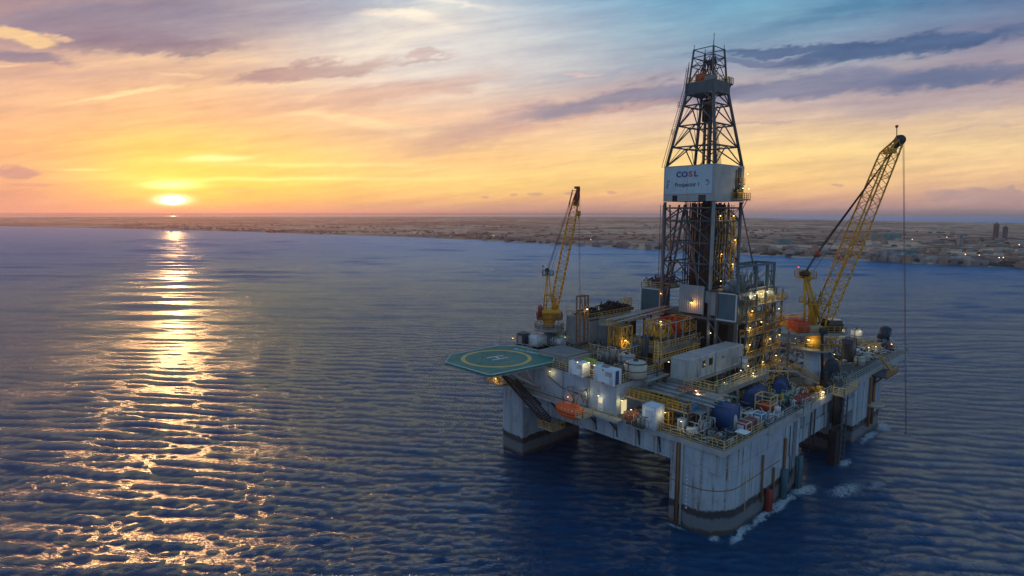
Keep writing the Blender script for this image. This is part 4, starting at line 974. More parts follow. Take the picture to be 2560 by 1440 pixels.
# ------------------------------------------------------------------ cranes
def facing(base):
    """points on the upright plane through base that faces along the picture's right"""
    n = FWD0
    def f(u, v, dn=0.0):
        r = ray(u, v); t = ((base - CAM).dot(n) + dn) / r.dot(n); return CAM + r * t
    return f
def lattice(m_, cen, wid, depth, rc, rl, npan, n=FWD0):
    """four-chord boom through the centre points, wid in the picture plane, depth along n"""
    segs = [0.0]
    for a, b in zip(cen[:-1], cen[1:]): segs.append(segs[-1] + (b - a).length)
    def P(s, i):
        s = min(max(s, 0), segs[-1]); k = max(j for j in range(len(segs) - 1) if segs[j] <= s + 1e-6)
        t = (s - segs[k]) / (segs[k + 1] - segs[k]); c = cen[k].lerp(cen[k + 1], t); w = wid[k] + (wid[k + 1] - wid[k]) * t; d = depth[k] + (depth[k + 1] - depth[k]) * t
        dr = (cen[-1] - cen[0]).normalized(); side = dr.cross(n).normalized()
        return c + side * w / 2 * (1, 1, -1, -1)[i] + n * d / 2 * (-1, 1, 1, -1)[i]
    ss = [segs[-1] * k / npan for k in range(npan + 1)]
    for i in range(4):
        for a, b in zip(ss[:-1], ss[1:]): m_.bar(P(a, i), P(b, i), rc, 6)
    for k, (a, b) in enumerate(zip(ss[:-1], ss[1:])):
        for i in range(4):
            j = (i + 1) % 4
            m_.bar(P(a, i), P(b, j), rl, 4) if k % 2 else m_.bar(P(a, j), P(b, i), rl, 4)
            if k % 3 == 0: m_.bar(P(a, i), P(a, j), rl, 4)
    return P, segs[-1]
def ringrail(m_, c, r, h=2.3, n=18, rr=.09):
    p = [Vector((c.x + r * math.cos(6.2832 * k / n), c.y + r * math.sin(6.2832 * k / n), c.z)) for k in range(n)]
    m_.rail(p, h, 3, rr, closed=True)

# right crane
base = at(2027, 968, 25); f = facing(base)
rc = thing('deck_crane', 'large yellow lattice boom crane with red engine box on the pale pedestal at the right', 'crane', base)
pr = (f(2047, 900) - f(2007, 900)).length / 2
z1 = f(2027, 868).z; z2 = f(2027, 838).z; z3 = f(2027, 826).z
MB().cyl(base, pr, z1 - 25, 28).build('pedestal', LGREY if False else HOUSE, rc)
MB().cyl((base.x, base.y, z1), pr * .98, z2 - z1 + .4, 28).lathe((base.x, base.y, z2), [(pr, 0), (pr * 1.6, z3 - z2)], 28).build('slew_ring', CRANEY, rc)
wp = MB().cyl((base.x, base.y, z1 - .5), pr + 3.6, .5, 28).build('ring_walkway', WALK, rc); b = MB(); ringrail(b, Vector((base.x, base.y, z1)), pr + 3.4); b.build('handrail', YEL, wp)
ul, ur_ = f(1990, 826), f(2078, 826); hx = E1; hn = FWD0
def slab(m_, ua, ub, v, th, d0, d1):
    a, b_ = f(ua, v), f(ub, v); z = a.z; q = [a + hn * d0, b_ + hn * d0, b_ + hn * d1, a + hn * d1]
    m_.prism([(p.x, p.y) for p in q], z - th, z); return m_
o = slab(MB(), 1978, 2092, 826, .7, -5.5, 5.5).build('slew_deck', GREY, rc)
b = MB(); a_, b_ = f(1978, 826), f(2092, 826); b.rail([a_ + hn * 5.4, a_ - hn * 5.4, b_ - hn * 5.4, b_ + hn * 5.4], 2.3, 2, .1); b.build('handrail', YEL, o)
def fbox(ua, ub, va, vb, d0, d1, bev=0.0, ff=None):
    ff = ff or f; a, b_ = ff(ua, vb), ff(ub, vb); h_ = ff((ua + ub) / 2, va).z - a.z; c = (a + b_) / 2 + hn * (d0 + d1) / 2
    return MB().cbox((c.x, c.y, min(a.z, b_.z)), (b_ - a).length, d1 - d0, h_, math.degrees(math.atan2(E1.y, E1.x)), bev)
eb = fbox(1977, 2006, 799, 826, -5, 3, .5).build('engine_box', RED, rc)
fbox(1983, 1994, 795, 801, -4, 0, .2).build('exhaust_hood', RED, eb)
fbox(2008, 2042, 810, 826, -4.5, 3, .3).build('machinery_house', BEIGE, rc)
fbox(2030, 2046, 812, 826, -6, -4.4, .2).build('winch_drum', DARK, rc)
cabm = MB(); cc = (f(2074, 822) + hn * -1.5); cabm.loft(cc - Vector((0, 0, 1.0)), [([(q[0] * (1), q[1]) for q in ((-2.6, -2.6), (2.2, -2.6), (3.2, 0), (2.2, 2.6), (-2.6, 2.6))], z, k) for z, k in ((-.4, .6), (1.0, .95), (3.0, 1.05), (4.6, .85))], math.degrees(math.atan2(E1.y, E1.x)), False)
cab = cabm.build('cab', GLASS, rc); fbox(2062, 2083, 802.5, 807, -4, 2, .3).build('cab_roof', LGREY, cab)
# A-frame mast
b = MB(); top = f(2019, 690)
for dn in (-2.2, 2.2):
    b.bar(f(2011, 812, dn), f(2011, 700, dn), .38, 6).bar(f(2037, 812, dn), f(2014, 700, dn), .5, 6).bar(f(2050, 800, dn), f(2020, 697, dn), .45, 6)
    b.bar(f(2011, 760, dn), f(2031, 760, dn), .22, 6).bar(f(2011, 725, dn), f(2020, 725, dn), .2, 6).bar(f(2011, 790, dn), f(2037, 790, dn), .2, 6)
    b.bar(f(2022, 800, dn), f(2022, 760, dn), .22, 6)
for v in (800, 760, 725, 700): b.bar(f(2011, v, -2.2), f(2011, v, 2.2), .2, 6)
b.build('mast', CRANEY, rc)
fbox(2024, 2037, 757, 812, -1.2, 1.8).build('mast_core', CRANEY, rc)
def plat(ua, ub, v, nm):
    a, b_ = f(ua, v), f(ub, v); m_ = MB(); q = [a - hn * 3, b_ - hn * 3, b_ + hn * 3, a + hn * 3]; m_.prism([(p.x, p.y) for p in q], a.z - .3, a.z); o_ = m_.build(nm, CRANEY, rc)
    r_ = MB(); r_.rail([Vector((p.x, p.y, a.z)) for p in q], 2.2, 1.8, .09, closed=True); r_.build('handrail', YEL, o_)
plat(1997, 2030, 694, 'mast_head_platform'); plat(2010, 2050, 757, 'mast_platform')
b = MB()
for u in (2007, 2012, 2017): b.bar(f(u, 684, -1.4), f(u, 684, 1.4), 1.1, 14)
b.build('mast_sheave', BLACK, rc)
b = MB(); b.bar(f(2010, 690), f(2026, 700), .5); b.build('mast_head', CRANEY, rc)
s0 = f(2053, 814)
cen = [f(2053, 816), f(2082, 731), f(2138, 592), f(2222, 386), f(2247, 352)]
px = 1 / ((f(2128, 600) - f(2138, 600)).length / 10)
wd_ = [10 / px, 27 / px, 31 / px, 27 / px, 12 / px]
b = MB(); Pf, Ltot = lattice(b, cen, wd_, [7, 6, 5.2, 4.4, 2.4], .30, .085, 26); bo = b.build('boom', CRANEY, rc)
b = MB(); b.bar(f(2236, 368), f(2256, 350), 1.0, 6).bar(f(2250, 350, -1.3), f(2250, 350, 1.3), 1.7, 16); b.path([f(2243, 350), f(2240, 340), f(2248, 338), f(2256, 342), f(2258, 352)], .12, 5); b.build('boom_tip', DARK, bo)
fbox(2216, 2232, 372, 384, -2, 2).build('tip_winch', CRANEY, bo)
MB().bar(f(2242, 345), f(2242, 318), .14, 5).build('antenna', DARK, bo); MB().sphere(f(2242, 316), .5, 8, 6).build('beacon', RED, bo)
b = MB().rail([Pf(s_, 0) for s_ in np.linspace(Ltot * .9, Ltot * .98, 5)], 2.0, 3, .08).build('tip_handrail', CRANEY, bo)
blk = f(2043, 633)
b = MB()
for du in (-2, 0, 2): b.bar(f(2012 + du, 684), blk + E1 * du * .15, .07, 4)
for du in (-1.5, -.5, .5, 1.5): b.bar(blk + E1 * du * .3, f(2228 + du * 3, 382 - du * 3), .07, 4)
b.bar(f(2020, 697), f(2158, 500), .05, 4).bar(f(2040, 760), f(2100, 640), .05, 4).bar(f(2045, 757), f(2052, 728), .09, 4)
b.build('luffing_rope', BLACK, rc); MB().cbox((blk.x, blk.y, blk.z - .9), 1.9, 1.2, 1.8, 20, .3).build('bridle_block', RED, rc)
tipb = f(2258, 354); zw = 1.6
rb = f(2264, 1080); rb.z = max(rb.z, 1.5); b = MB().bar(tipb + E1 * -.1, rb, .05, 4).bar(tipb + E1 * .25, rb + E1 * .3, .05, 4); b.build('hoist_rope', DARK, rc)
MB().cbox((rb.x, rb.y, rb.z - .8), .4, .4, .9, 0, .1).build('hook', DARK, rc)
lamp(f(2022, 848, -pr - .6), 'white lamp shining on the yellow ring of the big crane', 'white', 700, size=.5, dz=-.5)
lamp(f(1996.5, 667), 'red beacon on a thin rod left of the big crane mast', 'red', 0, 'red beacons', .3)
MB().bar(f(1996.5, 668), f(2000, 694), .06, 4).build('beacon_rod', DARK, rc)
b = MB()
for du in (0, 2.5, 5): b.bar(f(2053 + du, 826, -5.8), f(2053 + du, 950, -5.8), .16, 5)
b.bar(f(2060, 930, -5), f(2058, 965, -5), 1.1, 8); b.build('cable_bundle', BLACK, rc)
# left crane
base = Vector((22, 83.5, 35)); pz = lambda v: (ray(1372, v), 0)
base = ony(1372, 862, 83.5); f = facing(base)
lc = thing('deck_crane', 'smaller dull yellow lattice boom crane on a dark pedestal behind the helideck', 'crane', base)
pr = (f(1385, 840) - f(1359, 840)).length / 2; zb = base.z
MB().cyl((base.x, base.y, 30), pr, f(1372, 822).z - 30, 24).build('pedestal', TEAL, lc)
zf = f(1372, 822).z; wp = MB().cyl((base.x, base.y, zf - .4), pr + 3.6, .8, 28).build('ring_walkway', GREY, lc); b = MB(); ringrail(b, Vector((base.x, base.y, zf + .4)), pr + 3.4, 2.2); b.build('handrail', LGREY, wp)
MB().lathe((base.x, base.y, zf + .4), [(pr * 1.12, 0), (pr * 1.12, f(1372, 805).z - zf - .4), (pr * 1.6, f(1372, 798).z - zf - .4), (pr * 1.75, f(1372, 784).z - zf - .4)], 26).build('slew_ring', CRANEY, lc)
fbox(1354, 1399, 772, 786, -3.2, 3.2, .3).build('machinery_house', CRANEY, lc)
fbox(1344, 1355, 764, 790, -2.5, 2, .3).build('engine_box', DRED, lc)
b = MB(); a_, b_ = f(1342, 794), f(1404, 794); b.rail([a_ + hn * 3.6, a_ - hn * 3.6, b_ - hn * 3.6, b_ + hn * 3.6], 2.0, 2, .09); b.prism([(p.x, p.y) for p in (a_ - hn * 3.7, b_ - hn * 3.7, b_ + hn * 3.7, a_ + hn * 3.7)], a_.z - .3, a_.z); b.build('slew_deck', RUSTY, lc)
b = MB()
for dn in (-1.6, 1.6): b.bar(f(1358, 776, dn), f(1367, 688, dn), .26, 6).bar(f(1382, 776, dn), f(1372, 688, dn), .26, 6).bar(f(1366, 776, dn), f(1369, 688, dn), .18, 6).bar(f(1361, 738, dn), f(1378, 738, dn), .4, 6).bar(f(1364, 712, dn), f(1374, 712, dn), .16, 6).bar(f(1355, 776, dn), f(1384, 730, dn), .2, 6)
b.bar(f(1384, 776), f(1390, 745), .5, 6).bar(f(1392, 776), f(1384, 740), .4, 6)
b.build('mast', CRANEY, lc)
a_, b_ = f(1356, 688), f(1383, 688); q = [a_ - hn * 1.8, b_ - hn * 1.8, b_ + hn * 1.8, a_ + hn * 1.8]; b = MB().prism([(p.x, p.y) for p in q], a_.z - .2, a_.z); b.rail([Vector((p.x, p.y, a_.z)) for p in q], 1.8, 1.5, .08, closed=True); b.build('mast_head_platform', GREY, lc)
MB().bar(f(1368, 676, -1), f(1368, 676, 1), .9, 12).bar(f(1368, 688), f(1368, 674), .5, 6).build('mast_sheave', BLACK, lc)
cen = [f(1388, 768), f(1392, 735), f(1411, 640), f(1431, 540), f(1440, 500)]
px = 1 / ((f(1400, 640) - f(1410, 640)).length / 10)
b = MB(); Pf, Ltot = lattice(b, cen, [12 / px, 19 / px, 20 / px, 18 / px, 12 / px], [3.4, 3.2, 3, 2.6, 2], .22, .08, 22); bo = b.build('boom', CRANEY, lc)
b = MB().bar(f(1440, 515), f(1446, 470), 1.1, 6, .7).bar(f(1433, 500), f(1443, 475), .3, 5); b.box(*(f(1443, 472) - Vector((.6, .6, 0))), *(f(1443, 466) + Vector((.9, .9, 0)))); b.build('boom_tip', DRED, bo)
MB().rail([f(1422, 520), f(1431, 484)], 1.6, 1.2, .08).bar(f(1429, 477), f(1440, 477), .12).build('tip_handrail', DARK, bo)
b = MB()
for du in (-2, 0, 2): b.bar(f(1369 + du, 676), f(1426 + du, 505), .06, 4)
b.bar(f(1374, 690), f(1398, 612), .05, 4); b.build('luffing_rope', BLACK, lc)
MB().bar(f(1449.5, 478), f(1449.5, 524), .06, 4).bar(f(1447, 535), f(1448.5, 735), .045, 4).bar(f(1449, 535), f(1450.5, 735), .045, 4).build('hoist_rope', DARK, lc)
hk = f(1446.5, 540); MB().cbox(hk, 1.4, 1.2, 2.0, 20, .2).bar(hk, hk - Vector((0, 0, 1)), .25, 6).build('hook_block', YEL, lc)
MB().bar(f(1358, 688), f(1357.5, 667), .06, 4).sphere(f(1357.5, 665), .35, 8, 6).build('beacon', DRED, lc)

# ------------------------------------------------------------------ lifeboat and its davit, left side stair truss
lbp = onx(1425, 1029, -5.0)
lb = thing('lifeboat', 'orange enclosed lifeboat hanging under the white house wall on the left side', 'lifeboat', lbp)
L_ = abs(onx(1392, 1010, -5).y - onx(1458, 1040, -5).y) / 2 + .2; rs = []
def lbsec(t):      # t -1..1 along the hull
    k = max(0.0, 1 - abs(t) ** 3.2) ** .55; return k
m_ = MB(); N = 22; ring = 18
for i in range(N + 1):
    t = -1 + 2 * i / N; k = max(lbsec(t), .06)
    for j in range(ring):
        a = 6.2832 * j / ring; c, s_ = math.cos(a), math.sin(a)
        x = 2.25 * k * (abs(c) ** .8) * (1 if c > 0 else -1); z = (2.35 if s_ > 0 else 2.1) * (k ** .8) * (abs(s_) ** (.85 if s_ > 0 else 1.1)) * (1 if s_ > 0 else -1)
        m_.v.append((lbp.x + x, lbp.y + t * L_, lbp.z + z + .35 * t * t))
for i in range(N):
    for j in range(ring): m_.f.append((i * ring + j, i * ring + (j + 1) % ring, (i + 1) * ring + (j + 1) % ring, (i + 1) * ring + j)); m_.sm.append(True)
m_.f.append(tuple(range(ring))); m_.sm.append(True); m_.f.append(tuple(N * ring + q for q in range(ring - 1, -1, -1))); m_.sm.append(True)
m_.build('hull', ORANGE, lb)
m_ = MB()
for i in range(N):
    t0, t1 = -1 + 2 * i / N, -1 + 2 * (i + 1) / N
    for sg in (1, -1): m_.bar((lbp.x + sg * 2.3 * max(lbsec(t0), .06), lbp.y + t0 * L_, lbp.z + .1 + .35 * t0 * t0), (lbp.x + sg * 2.3 * max(lbsec(t1), .06), lbp.y + t1 * L_, lbp.z + .1 + .35 * t1 * t1), .13)
m_.build('fender', DRED, lb)
m_ = MB()
for t in (-.45, -.2, .05, .3): m_.bar((lbp.x - 1.75, lbp.y + t * L_, lbp.z + 1.2), (lbp.x - 2.05, lbp.y + t * L_, lbp.z + 1.1), .22, 8)
m_.build('porthole', BRIGHTW, lb)
MB().cbox((lbp.x, lbp.y - L_ * .35, lbp.z + 1.8), 1.9, 2.6, 1.2, 0, .4).build('conning_hatch', ORANGE, lb)
MB().bar((lbp.x, lbp.y - L_ * .5, lbp.z + 2.1), (lbp.x, lbp.y - L_ * .5, lbp.z + 4.2), .08, 4).bar((lbp.x, lbp.y + L_ * .5, lbp.z + 2.1), (lbp.x, lbp.y + L_ * .5, lbp.z + 4.2), .08, 4).build('fall_hook', DARK, lb)
dv = thing('lifeboat_davit', 'grey davit frame holding the orange lifeboat', 'davit', (-2, lbp.y, 25)); b = MB()
for s_ in (-.5, .5):
    y = lbp.y + s_ * L_; b.path([(-.4, y, 25), (-.6, y, 30.2), (-3.2, y, 30.8), (-5.4, y, lbp.z + 4.1)], .28, 6).bar((-.4, y, 26.5), (-3.4, y, 30.4), .18, 5)
b.bar((-3.2, lbp.y - L_ * .5, 30.8), (-3.2, lbp.y + L_ * .5, 30.8), .2, 6); b.build('arm', WALK, dv)
b = MB().box(-8.6, lbp.y - L_ - 2.4, 24.2, -.4, lbp.y - L_ + .3, 24.6); b.box(-3.4, lbp.y - L_, 24.2, -.45, lbp.y + L_ + 1, 24.5); ob = b.build('boarding_platform', WALK, dv)
MB().rail([(-3.6, lbp.y - L_ - 2.4, 24.6), (-8.5, lbp.y - L_ - 2.4, 24.6), (-8.5, lbp.y - L_ + .3, 24.6)], 2.2, 1.4, .1).build('platform_handrail', PALEY, ob)
b = MB(); p0, p1 = onx(1266, 936, -4), onx(1378, 1062, -4)
ts = thing('escape_stair', 'dark lattice stair truss slanting down below the helideck to a small yellow landing', 'stair', p0)
for dx in (0, 2.2):
    for dz in (0, 2.2): q = Vector((-dx, 0, dz)); b.bar(p0 + q, p1 + q, .2)
n = 26
for k in range(n):
    a, c = p0.lerp(p1, k / n), p0.lerp(p1, (k + 1) / n)
    for dx in (0, 2.2): b.bar(a + Vector((-dx, 0, 0)), c + Vector((-dx, 0, 2.2)), .1).bar(a + Vector((-dx, 0, 2.2)), a + Vector((-dx, 0, 0)), .09)
    b.bar(a, a + Vector((-2.2, 0, 0)), .12)
b.build('truss', DARK, ts)
q = MB().box(p1.x - 3.4, p1.y - 4, p1.z - .6, p1.x + 2, p1.y + 2.4, p1.z - .2); o = q.build('landing', WALK, ts)
MB().rail([(p1.x + 2, p1.y - 4, p1.z - .2), (p1.x - 3.4, p1.y - 4, p1.z - .2), (p1.x - 3.4, p1.y + 2.4, p1.z - .2)], 2.2, 1.6, .1).build('landing_railing', YEL, o)
pc = onx(1262, 955, -4.0); q = MB().box(-6, 80, 25, 0, 88, 25.4); o = q.build('upper_landing', WALK, ts); MB().rail([(-6, 80, 25.4), (-6, 88, 25.4), (0, 88, 25.4)], 2.3, 1.5, .1).rail([(-6, 84, 28.5), (-2, 84, 28.5)], 2, 1, .1).build('landing_railing', YEL, o)
b = MB(); rg = random.Random(41)
for k in range(26): p = Vector((rg.uniform(-5.5, -.5), rg.uniform(78, 87), rg.uniform(25.5, 31))); b.bar(p, p + Vector((rg.uniform(-2, 2), rg.uniform(-3, 3), rg.uniform(-2, 2))), .12)
b.bar((-5, 86, 25), (-9, 84, 35), .2).bar((-1, 87, 25), (-4, 88, 35), .2)
b.build('bracing', YEL, ts)
lamp((-5.2, 85, 29), 'lit lamp among the yellow bracing below the helideck', 'warm', 350); lamp((-5.5, 82.5, 27.4), 'lit lamp at the top landing of the escape stair', 'warm', 260)
lamp((-.6, 61, 33.4), 'lamp high on the white house wall under the roof handrail', 'warm', 150, size=.3); lamp((-.8, 45.4, 30.5), 'lamp on the white wall above the lifeboat platform', 'white', 130, size=.36)
lamp((-.8, 40.2, 30.1), 'lamp above the lit door in the white house wall', 'white', 90, size=.3); lamp((1.6, 33.2, 29.8), 'warm lamp above the bright doorway at the house corner', 'warm', 220, size=.36)
lamp((-1.5, 52, 27), 'small lamp shining on the lifeboat canopy', 'amber', 60, size=.25)

# ------------------------------------------------------------------ loose equipment
rotE = math.degrees(math.atan2(E1.y, E1.x))
def crate(label, u, v, sx, sy, h, mt, z=25.0, name='equipment_box', cat='crate', rot=0, lid=None, group=None, bev=.15, door=True):
    p = at(u, v, z); t = thing(name, label, cat, p, group)
    MB().cbox(p, sx, sy, h, rot, bev).build('body', mt, t)
    m_ = MB(); ca, sa = math.cos(R(rot)), math.sin(R(rot))
    def w(x, y, zz): return (p.x + x * ca - y * sa, p.y + x * sa + y * ca, z + zz)
    for sx_, sy_ in ((1, 1), (1, -1), (-1, 1), (-1, -1)): m_.bar(w(sx_ * sx / 2, sy_ * sy / 2, 0), w(sx_ * sx / 2, sy_ * sy / 2, h), .1)
    for a, b_ in (((-1, -1), (1, -1)), ((1, -1), (1, 1)), ((1, 1), (-1, 1)), ((-1, 1), (-1, -1))): m_.bar(w(a[0] * sx / 2, a[1] * sy / 2, h), w(b_[0] * sx / 2, b_[1] * sy / 2, h), .09)
    m_.build('edge_frame', lid or mt, t)
    if door:
        d_ = MB(); x = -sx / 2 - .06; y0, y1 = -sy * .3, sy * .3
        q = [w(x, y0, h * .12), w(x, y1, h * .12), w(x, y1, h * .82), w(x, y0, h * .82)]; d_.add(q + [tuple(Vector(c) + Vector((.08 * ca, .08 * sa, 0))) for c in q], [(0, 1, 2, 3), (7, 6, 5, 4), (0, 4, 5, 1), (2, 6, 7, 3), (1, 5, 6, 2), (3, 7, 4, 0)])
        d_.build('door', lid or GREY, t)
    return t
def tank(label, u, v, r, h, mt, z=25.0, dome=.25, skirt=None, group=None, cat='tank'):
    p = at(u, v, z); t = thing('storage_tank', label, cat, p, group)
    MB().lathe(p, [(r, 0), (r, h), (r * .85, h + r * dome * .6), (r * .4, h + r * dome), (.05, h + r * dome * 1.1)], 20).build('shell', mt, t)
    for zz in (.05, h * .5, h): MB().lathe(p + Vector((0, 0, zz)), [(r + .08, 0), (r + .08, .22)], 20).build('band', skirt or GREY, t)
    MB().cyl(p + Vector((0, 0, h + r * dome)), r * .22, .7, 8).bar(p + Vector((-r - .25, 0, 0)), p + Vector((-r - .25, 0, h + .8)), .12, 6).build('valve', DARK, t); return t
def hcover(label, u, v, L, w_, h, mt, rot, z=25.0, group=None, ribs=5):
    """vessel under a rounded cover, lying along its length"""
    p = at(u, v, z); t = thing('covered_tank', label, 'tank', p, group); ca, sa = math.cos(R(rot)), math.sin(R(rot)); m_ = MB(); n = 14; secs = []
    for i, s_ in enumerate((-1, -.93, -.5, 0, .5, .93, 1)):
        k = .8 if abs(s_) == 1 else 1
        secs.append([(s_ * L / 2, w_ / 2 * k * math.cos(math.pi * j / (n - 1)) * 1.0, h * k * (abs(math.sin(math.pi * j / (n - 1))) ** .55)) for j in range(n)])
    for sec in secs: m_.v += [(p.x + x * ca - y * sa, p.y + x * sa + y * ca, z + .6 + zz) for x, y, zz in sec]
    for i in range(len(secs) - 1):
        for j in range(n - 1): m_.f.append((i * n + j, i * n + j + 1, (i + 1) * n + j + 1, (i + 1) * n + j)); m_.sm.append(True)
    m_.f.append(tuple(range(n - 1, -1, -1))); m_.sm.append(False); m_.f.append(tuple((len(secs) - 1) * n + j for j in range(n))); m_.sm.append(False)
    m_.build('cover', mt, t); m_ = MB()
    for k in range(ribs):
        x = -L / 2 + L * (k + .5) / ribs; pp = [(p.x + x * ca - y * sa, p.y + x * sa + y * ca, z + .62 + zz) for _, y, zz in [(0, (w_ / 2 + .05) * math.cos(math.pi * j / 9), (h + .05) * (abs(math.sin(math.pi * j / 9)) ** .55)) for j in range(10)]]
        m_.path(pp, .09, 4)
    m_.build('strap', NAVY if mt is not NAVY else DARK, t); MB().cbox((p.x, p.y, z), L * .95, w_ * .9, .6, rot).build('skid', DARK, t); return t
def frame(label, u, v, sx, sy, h, mt, z=25.0, roof=None, rot=0, name='open_frame', shelf=None):
    p = at(u, v, z); t = thing(name, label, 'frame', p); ca, sa = math.cos(R(rot)), math.sin(R(rot)); w = lambda x, y, zz: (p.x + x * ca - y * sa, p.y + x * sa + y * ca, z + zz); m_ = MB(); c4 = [(1, 1), (1, -1), (-1, -1), (-1, 1)]
    for i in range(4):
        a, b_ = c4[i], c4[(i + 1) % 4]; m_.bar(w(a[0] * sx / 2, a[1] * sy / 2, 0), w(a[0] * sx / 2, a[1] * sy / 2, h), .17)
        for zz in (h * .5, h): m_.bar(w(a[0] * sx / 2, a[1] * sy / 2, zz), w(b_[0] * sx / 2, b_[1] * sy / 2, zz), .13)
    m_.build('frame', mt, t)
    if roof: MB().cbox((p.x, p.y, z + h), sx + .8, sy + .8, .25, rot).build('roof', roof, t)
    if shelf: MB().cbox((p.x, p.y, z + .1), sx * .8, sy * .8, h * .42, rot, .1).build('stored_box', shelf, t)
    return t
def skid(label, u, v, sx, sy, h, seed, z=25.0, mats=(GREY, DARK, STEEL), group='small machinery on the decks', rot=0):
    """base frame with motor, vessels and bent pipework"""
    p = at(u, v, z); t = thing('machinery_skid', label, 'machinery', p, group); rg = random.Random(seed); MB().cbox(p, sx, sy, .35, rot).build('base', mats[1], t)
    m_ = MB()
    for k in range(rg.randint(2, 4)):
        c = p + Vector((rg.uniform(-.35, .35) * sx, rg.uniform(-.35, .35) * sy, .35))
        if rg.random() < .5: m_.lathe(c, [(.55 * rg.uniform(.7, 1.3), 0), (.6, h * .5), (.3, h * rg.uniform(.6, .9))], 10)
        else: m_.cbox(c, rg.uniform(.8, 1.8), rg.uniform(.8, 1.8), h * rg.uniform(.35, .8), rg.random() * 20, .12)
    m_.build('motor', mats[0], t); m_ = MB()
    for k in range(16):
        a = p + Vector((rg.uniform(-.5, .5) * sx, rg.uniform(-.5, .5) * sy, .3)); z_ = rg.uniform(.4, 1.05) * h; b_ = a + Vector((0, 0, z_)); c = b_ + (Vector((rg.uniform(-1, 1) * sx * .6, 0, 0)) if k % 2 else Vector((0, rg.uniform(-1, 1) * sy * .6, 0)))
        m_.path([a, b_, c, c - Vector((0, 0, z_ * rg.uniform(.2, .9)))], rg.uniform(.07, .2), 5)
    m_.build('pipework', mats[2], t); return t
# near lower deck
crate('white locker with dark scrawled marks behind the front left handrail', 1632, 1068, 4.2, 4.2, 6.6, BRIGHTW, lid=WHITE)
b = MB(); p = at(1632, 1068, 25)
rg = random.Random(77)
for k in range(9): y = p.y - 1.5 + rg.random() * 3; zz = 27 + rg.random() * 2; b.box(p.x - 2.17, y, zz, p.x - 2.13, y + rg.uniform(.2, .7), zz + .25)
mk = b.build('stencil_mark', NAVY, [o for o in bpy.data.objects if o.get('label', '').startswith('white locker with dark')][0])
frame('small yellow door frame standing beside the white locker', 1668, 1066, 2.0, 2.0, 4.6, YEL)
crate('tall royal blue tank box with an arched pale cutout near the corner', 1812, 1074, 5.4, 5.4, 7.2, BLUE, lid=BLUE, name='tank_container', bev=.3, door=False)
tc = [o for o in bpy.data.objects if o.get('label', '').startswith('tall royal blue')][0]; p = at(1812, 1074, 25)
MB().lathe((p.x + .4, p.y - 2.0, 25.8), [(1.15, 0), (1.15, 3.3), (.8, 4.1), (.1, 4.4)], 16).build('inner_vessel', TANKC, tc)
hcover('dark blue rounded tank left of the tall royal blue one', 1755, 1052, 4.6, 4.2, 5.6, NAVY, 90)
crate('red box with white stained top by the right deck edge', 1857, 1080, 3.2, 3.2, 3.0, DRED, lid=BRIGHTW)
MB().cbox(at(1857, 1080, 28.02), 3.0, 3.0, .2, 0, .1).build('lid', BRIGHTW, [o for o in bpy.data.objects if o.get('label', '').startswith('red box with white')][0])
crate('white and pale blue ribbed box nearest the end of the yellow handrail', 1897, 1062, 3.0, 2.6, 3.6, MIDB, lid=BRIGHTW)
crate('dark red crate between the stained red box and the pale blue one', 1876, 1068, 2.4, 2.4, 2.6, DRED, lid=GREY)
tank('small dark barrel with pale lid at the very corner of the deck', 1826, 1100, 1.5, 2.6, NAVY, dome=.35, skirt=GREY)
frame('white cage with a bright red lower box by the right handrail', 1914, 1028, 4.6, 4.6, 5.2, PALEY, shelf=RED)
frame('white open stair frame left of the red bottomed cage', 1870, 1012, 2.6, 2.0, 4.2, WHITE)
hcover('large royal blue covered tank behind the red bottomed cage', 1886, 1008, 10.5, 5.6, 4.8, BLUE, 12)
hcover('second royal blue covered tank nearer the crane pedestal', 1950, 985, 7.2, 4.8, 5.0, BLUE, 20)
hcover('long blue ribbed cover below the white containers', 1832, 972, 15, 7, 4.0, BLUE, 8, 26, ribs=9)
hcover('faded blue round bales on the small canopy roof', 1718, 1030, 5.2, 4, 2.4, MIDB, 90, 29.6)
hcover('dark blue tarpaulin covered tank right of the crane pedestal', 2070, 938, 9, 5.5, 6.6, NAVY, 35)
crate('white canvas bundle heap behind the stained boxes', 1880, 1044, 3.6, 2.6, 1.6, BRIGHTW, bev=.7, door=False)
frame('grey steel canopy frame in front of the dark blue tank', 1745, 1072, 6.6, 5.0, 5.6, LGREY, roof=GREY, name='canopy')
crate('low grey cabinet under the grey canopy frame', 1705, 1076, 1.8, 1.8, 3.4, WHITE)
skid('tangle of grey machinery between the canopy and the tall blue tank', 1760, 1088, 6, 4, 4.2, 1, mats=(GREY, DARK, LGREY))
skid('rusty pump set by the front corner handrail', 1790, 1104, 4, 4, 2.2, 2, mats=(RUSTY, DARK, GREY))
skid('rusty red valves beside the bright doorway', 1585, 1058, 4, 3, 3.6, 3, mats=(RUSTY, DARK, TERRA))
skid('grey hose reels between the doorway and the white locker', 1603, 1066, 3.6, 3, 3.4, 4, mats=(GREY, DARK, GREY))
skid('pale fittings scattered in front of the stained red box', 1838, 1050, 4.6, 4, 2.4, 5, mats=(TANKC, DARK, WHITE))
skid('green pipework behind the tall royal blue tank', 1822, 1020, 5, 4, 5.2, 6, mats=(GREENP, DARK, GREENP))
skid('yellow valves between the two royal blue covered tanks', 1958, 1010, 5, 3.5, 3.8, 7, mats=(YEL, DARK, GREENP))
skid('pale green fittings right of the second blue covered tank', 1985, 995, 6, 4, 3.4, 8, mats=(GREENP, DARK, TANKC))
crate('low dark red grating box by the right handrail', 1998, 1004, 11, 3.4, 1.4, DRED, rot=0, door=False)
